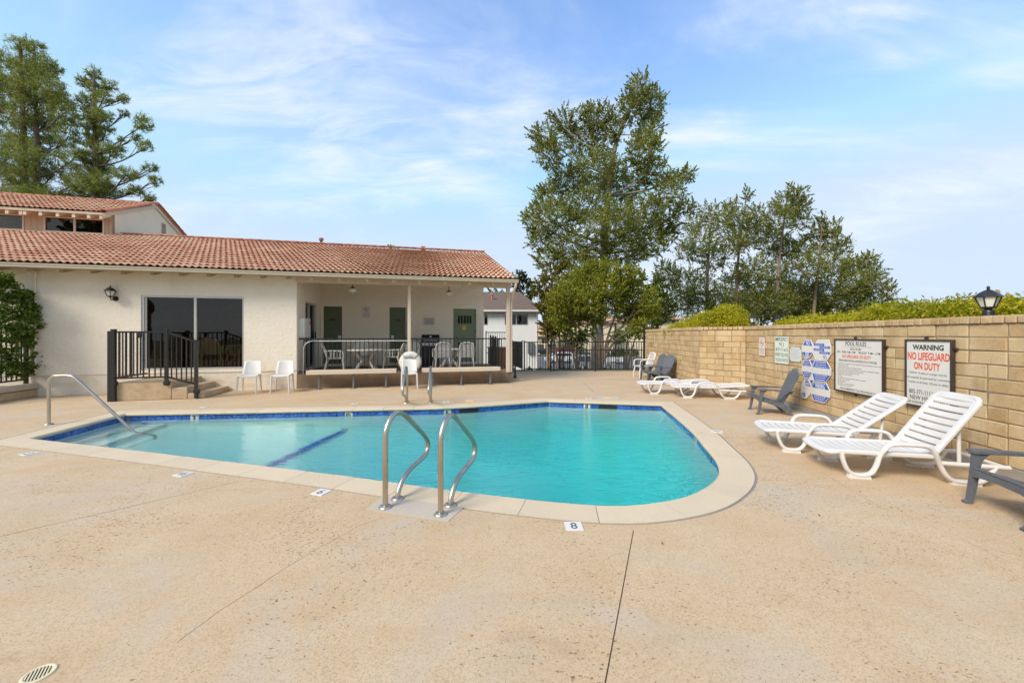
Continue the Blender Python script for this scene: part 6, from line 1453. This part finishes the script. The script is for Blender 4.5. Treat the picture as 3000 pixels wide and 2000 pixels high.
for i, (lab, u, Y, w, sd) in enumerate((('dark clipped shrub row in the car park bed by the wall end', 1850, 76, 3.2, 35), ('dark clipped shrub row in the car park bed behind the pickup', 1760, 76, 3.4, 36), ('dark green shrub beside the white house\'s corner post', 1580, 24, .8, 37), ('leafy shrub low on the slope behind the gate', 1655, 24, .45, 38), ('leafy shrub low on the slope behind the silver SUV', 1690, 26, .5, 39), ('leafy shrub on the slope right of the white house', 1566, 26, .6, 61), ('leafy shrub on the slope at the fence end of the wall', 1872, 30, 1.0, 62), ('rounded shrub on the slope left of the arched gate top', 1626, 31, .7, 63), ('low rounded shrub on the slope right of the pale trunk', 1815, 33, .8, 64))):
    p = dp(u, 1000, Y); zb = ground_z(p.x, Y); h = .8 if Y > 50 else .55
    t = shrub('car_park_shrub', lab, [((p.x+q*w*.8, Y, zb+h), (w*.6, w*.4, h)) for q in (-1, 0, 1)], 2600, .22 if Y > 50 else .10, M['leaf_dark'], sd, .6, group='dark shrubs beyond the fence', cat='shrub', stems=False)
# planter with vine at the left edge
pt = thing('planter_box', 'low worn planter kerb under the vine at the photo\'s left edge', 'planter', FW(-5.76, 0), BA)
MB().cbox((-.06, -.80, .09), (.14, 1.6, .17), .01).build('lower_course', M['concrete'], pt); MB().cbox((-.05, -.80, .255), (.18, 1.62, .13), .015).build('top_course', M['patch'], pt); MB().cbox((-1.6, -1.55, .16), (3.0, .14, .31), .015).build('front_kerb', M['concrete'], pt); MB().b2(-3, -.13, -1.5, -.01, .05, .27).build('soil', M['soil'], pt)
vf = thing('vine_trellis_fence', 'black iron fence panel overgrown by the leafy vine', 'fence', FW(-5.92, -.06), BA)
picket_row(vf, (0, 0), (0, -1.4), .42, .42, 1.66, 1.66, 11); post(vf, 0, 0, .27, 1.72, .06); post(vf, 0, -1.4, .27, 1.72, .06)
def vb(u, v, ru, rv, off=0): tt, z = suv(u, v, -5.9); p = FW(-5.88+off, tt, z); return (tuple(p), (.20, ru/F_PX*p.y*1.5, rv/F_PX*p.y))
shrub('climbing_vine', 'dense green climbing vine at the photo\'s left edge beside the white wall', [vb(70,935,42,42,.05), (vb(40,900,45,36)), vb(20,945,45,45,.06), vb(100,905,20,28), vb(90,985,28,40,.05), vb(110,965,14,28,.03), vb(105,920,16,30,.03), vb(25,1010,40,36), vb(60,1060,40,30,.05), vb(20,1085,40,30,.08), vb(15,850,26,34), vb(5,820,14,26), vb(60,868,26,12), vb(75,860,10,10), vb(95,1075,14,22,.02)], 21000, .058, M['leaf_vine'], 41, .6, leaf_quads, .34, 45, cat='vine', stems=False)

# trees across the street behind the photographer: they are what the glass doors mirror
GR = 'dark trees mirrored in the glass doors'
src = tree('dark_tree', 'dark tree behind the photographer, mirrored in the glass door', [(1500,700), (1500,300), (1500,100)], [(1500,200,160,110), (1430,320,150,120), (1580,330,150,120), (1500,440,190,120), (1400,520,140,90), (1600,520,140,90)], 14, 9000, .40, M['leaf_dark'], M['bark'], .22, 51, GR, zb=-.05, limbs=False)
for i, (x, y) in enumerate(((-16, -13), (-10.5, -16), (-4.5, -14), (1.5, -17), (8, -14), (-23, -10))):
    o = src if i == 0 else copy_tree(src); o.location = (x, y, -.05); o.rotation_euler = (0, 0, i*1.3)

# a few dry leaves blown onto the deck and the water
rl = random.Random(77); lf = MB()
for (u, v, z) in [(1066,1702,.002), (1940,1592,.002), (2055,1268,.002), (1578,1158,.002), (1612,1165,.002), (1398,1130,.002), (1690,1145,.002), (2400,1510,.002), (620,1180,.002), (240,1180,.002), (300,1192,.002), (760,1172,.002), (2290,1265,.002), (2520,1440,.002), (1030,1373,-.13), (1640,1395,-.13), (1654,1408,-.13), (1760,1300,-.13), (1500,1440,-.13), (1320,1300,-.13)]:
    p = gp(u, v, z)
    if z < 0 or not inside(Vector((p.x, p.y)), PD):
        a_ = rl.uniform(0, 6.3); L = rl.uniform(.010, .020); d1 = Vector((math.cos(a_), math.sin(a_), 0)); d2 = Vector((-d1.y, d1.x, 0)); q = p+Vector((0, 0, .003))
        lf.add([q-d1*L, q+d2*L*.4+Vector((0, 0, .004)), q+d1*L+Vector((0, 0, .006)), q-d2*L*.4+Vector((0, 0, .003))], [(0, 1, 2, 3)])
tag(lf.build('fallen_leaves', mat('dry_leaf', (.22, .12, .05), .8)), 'small dry leaves scattered on the deck and pool water', 'leaves', None, 'stuff')
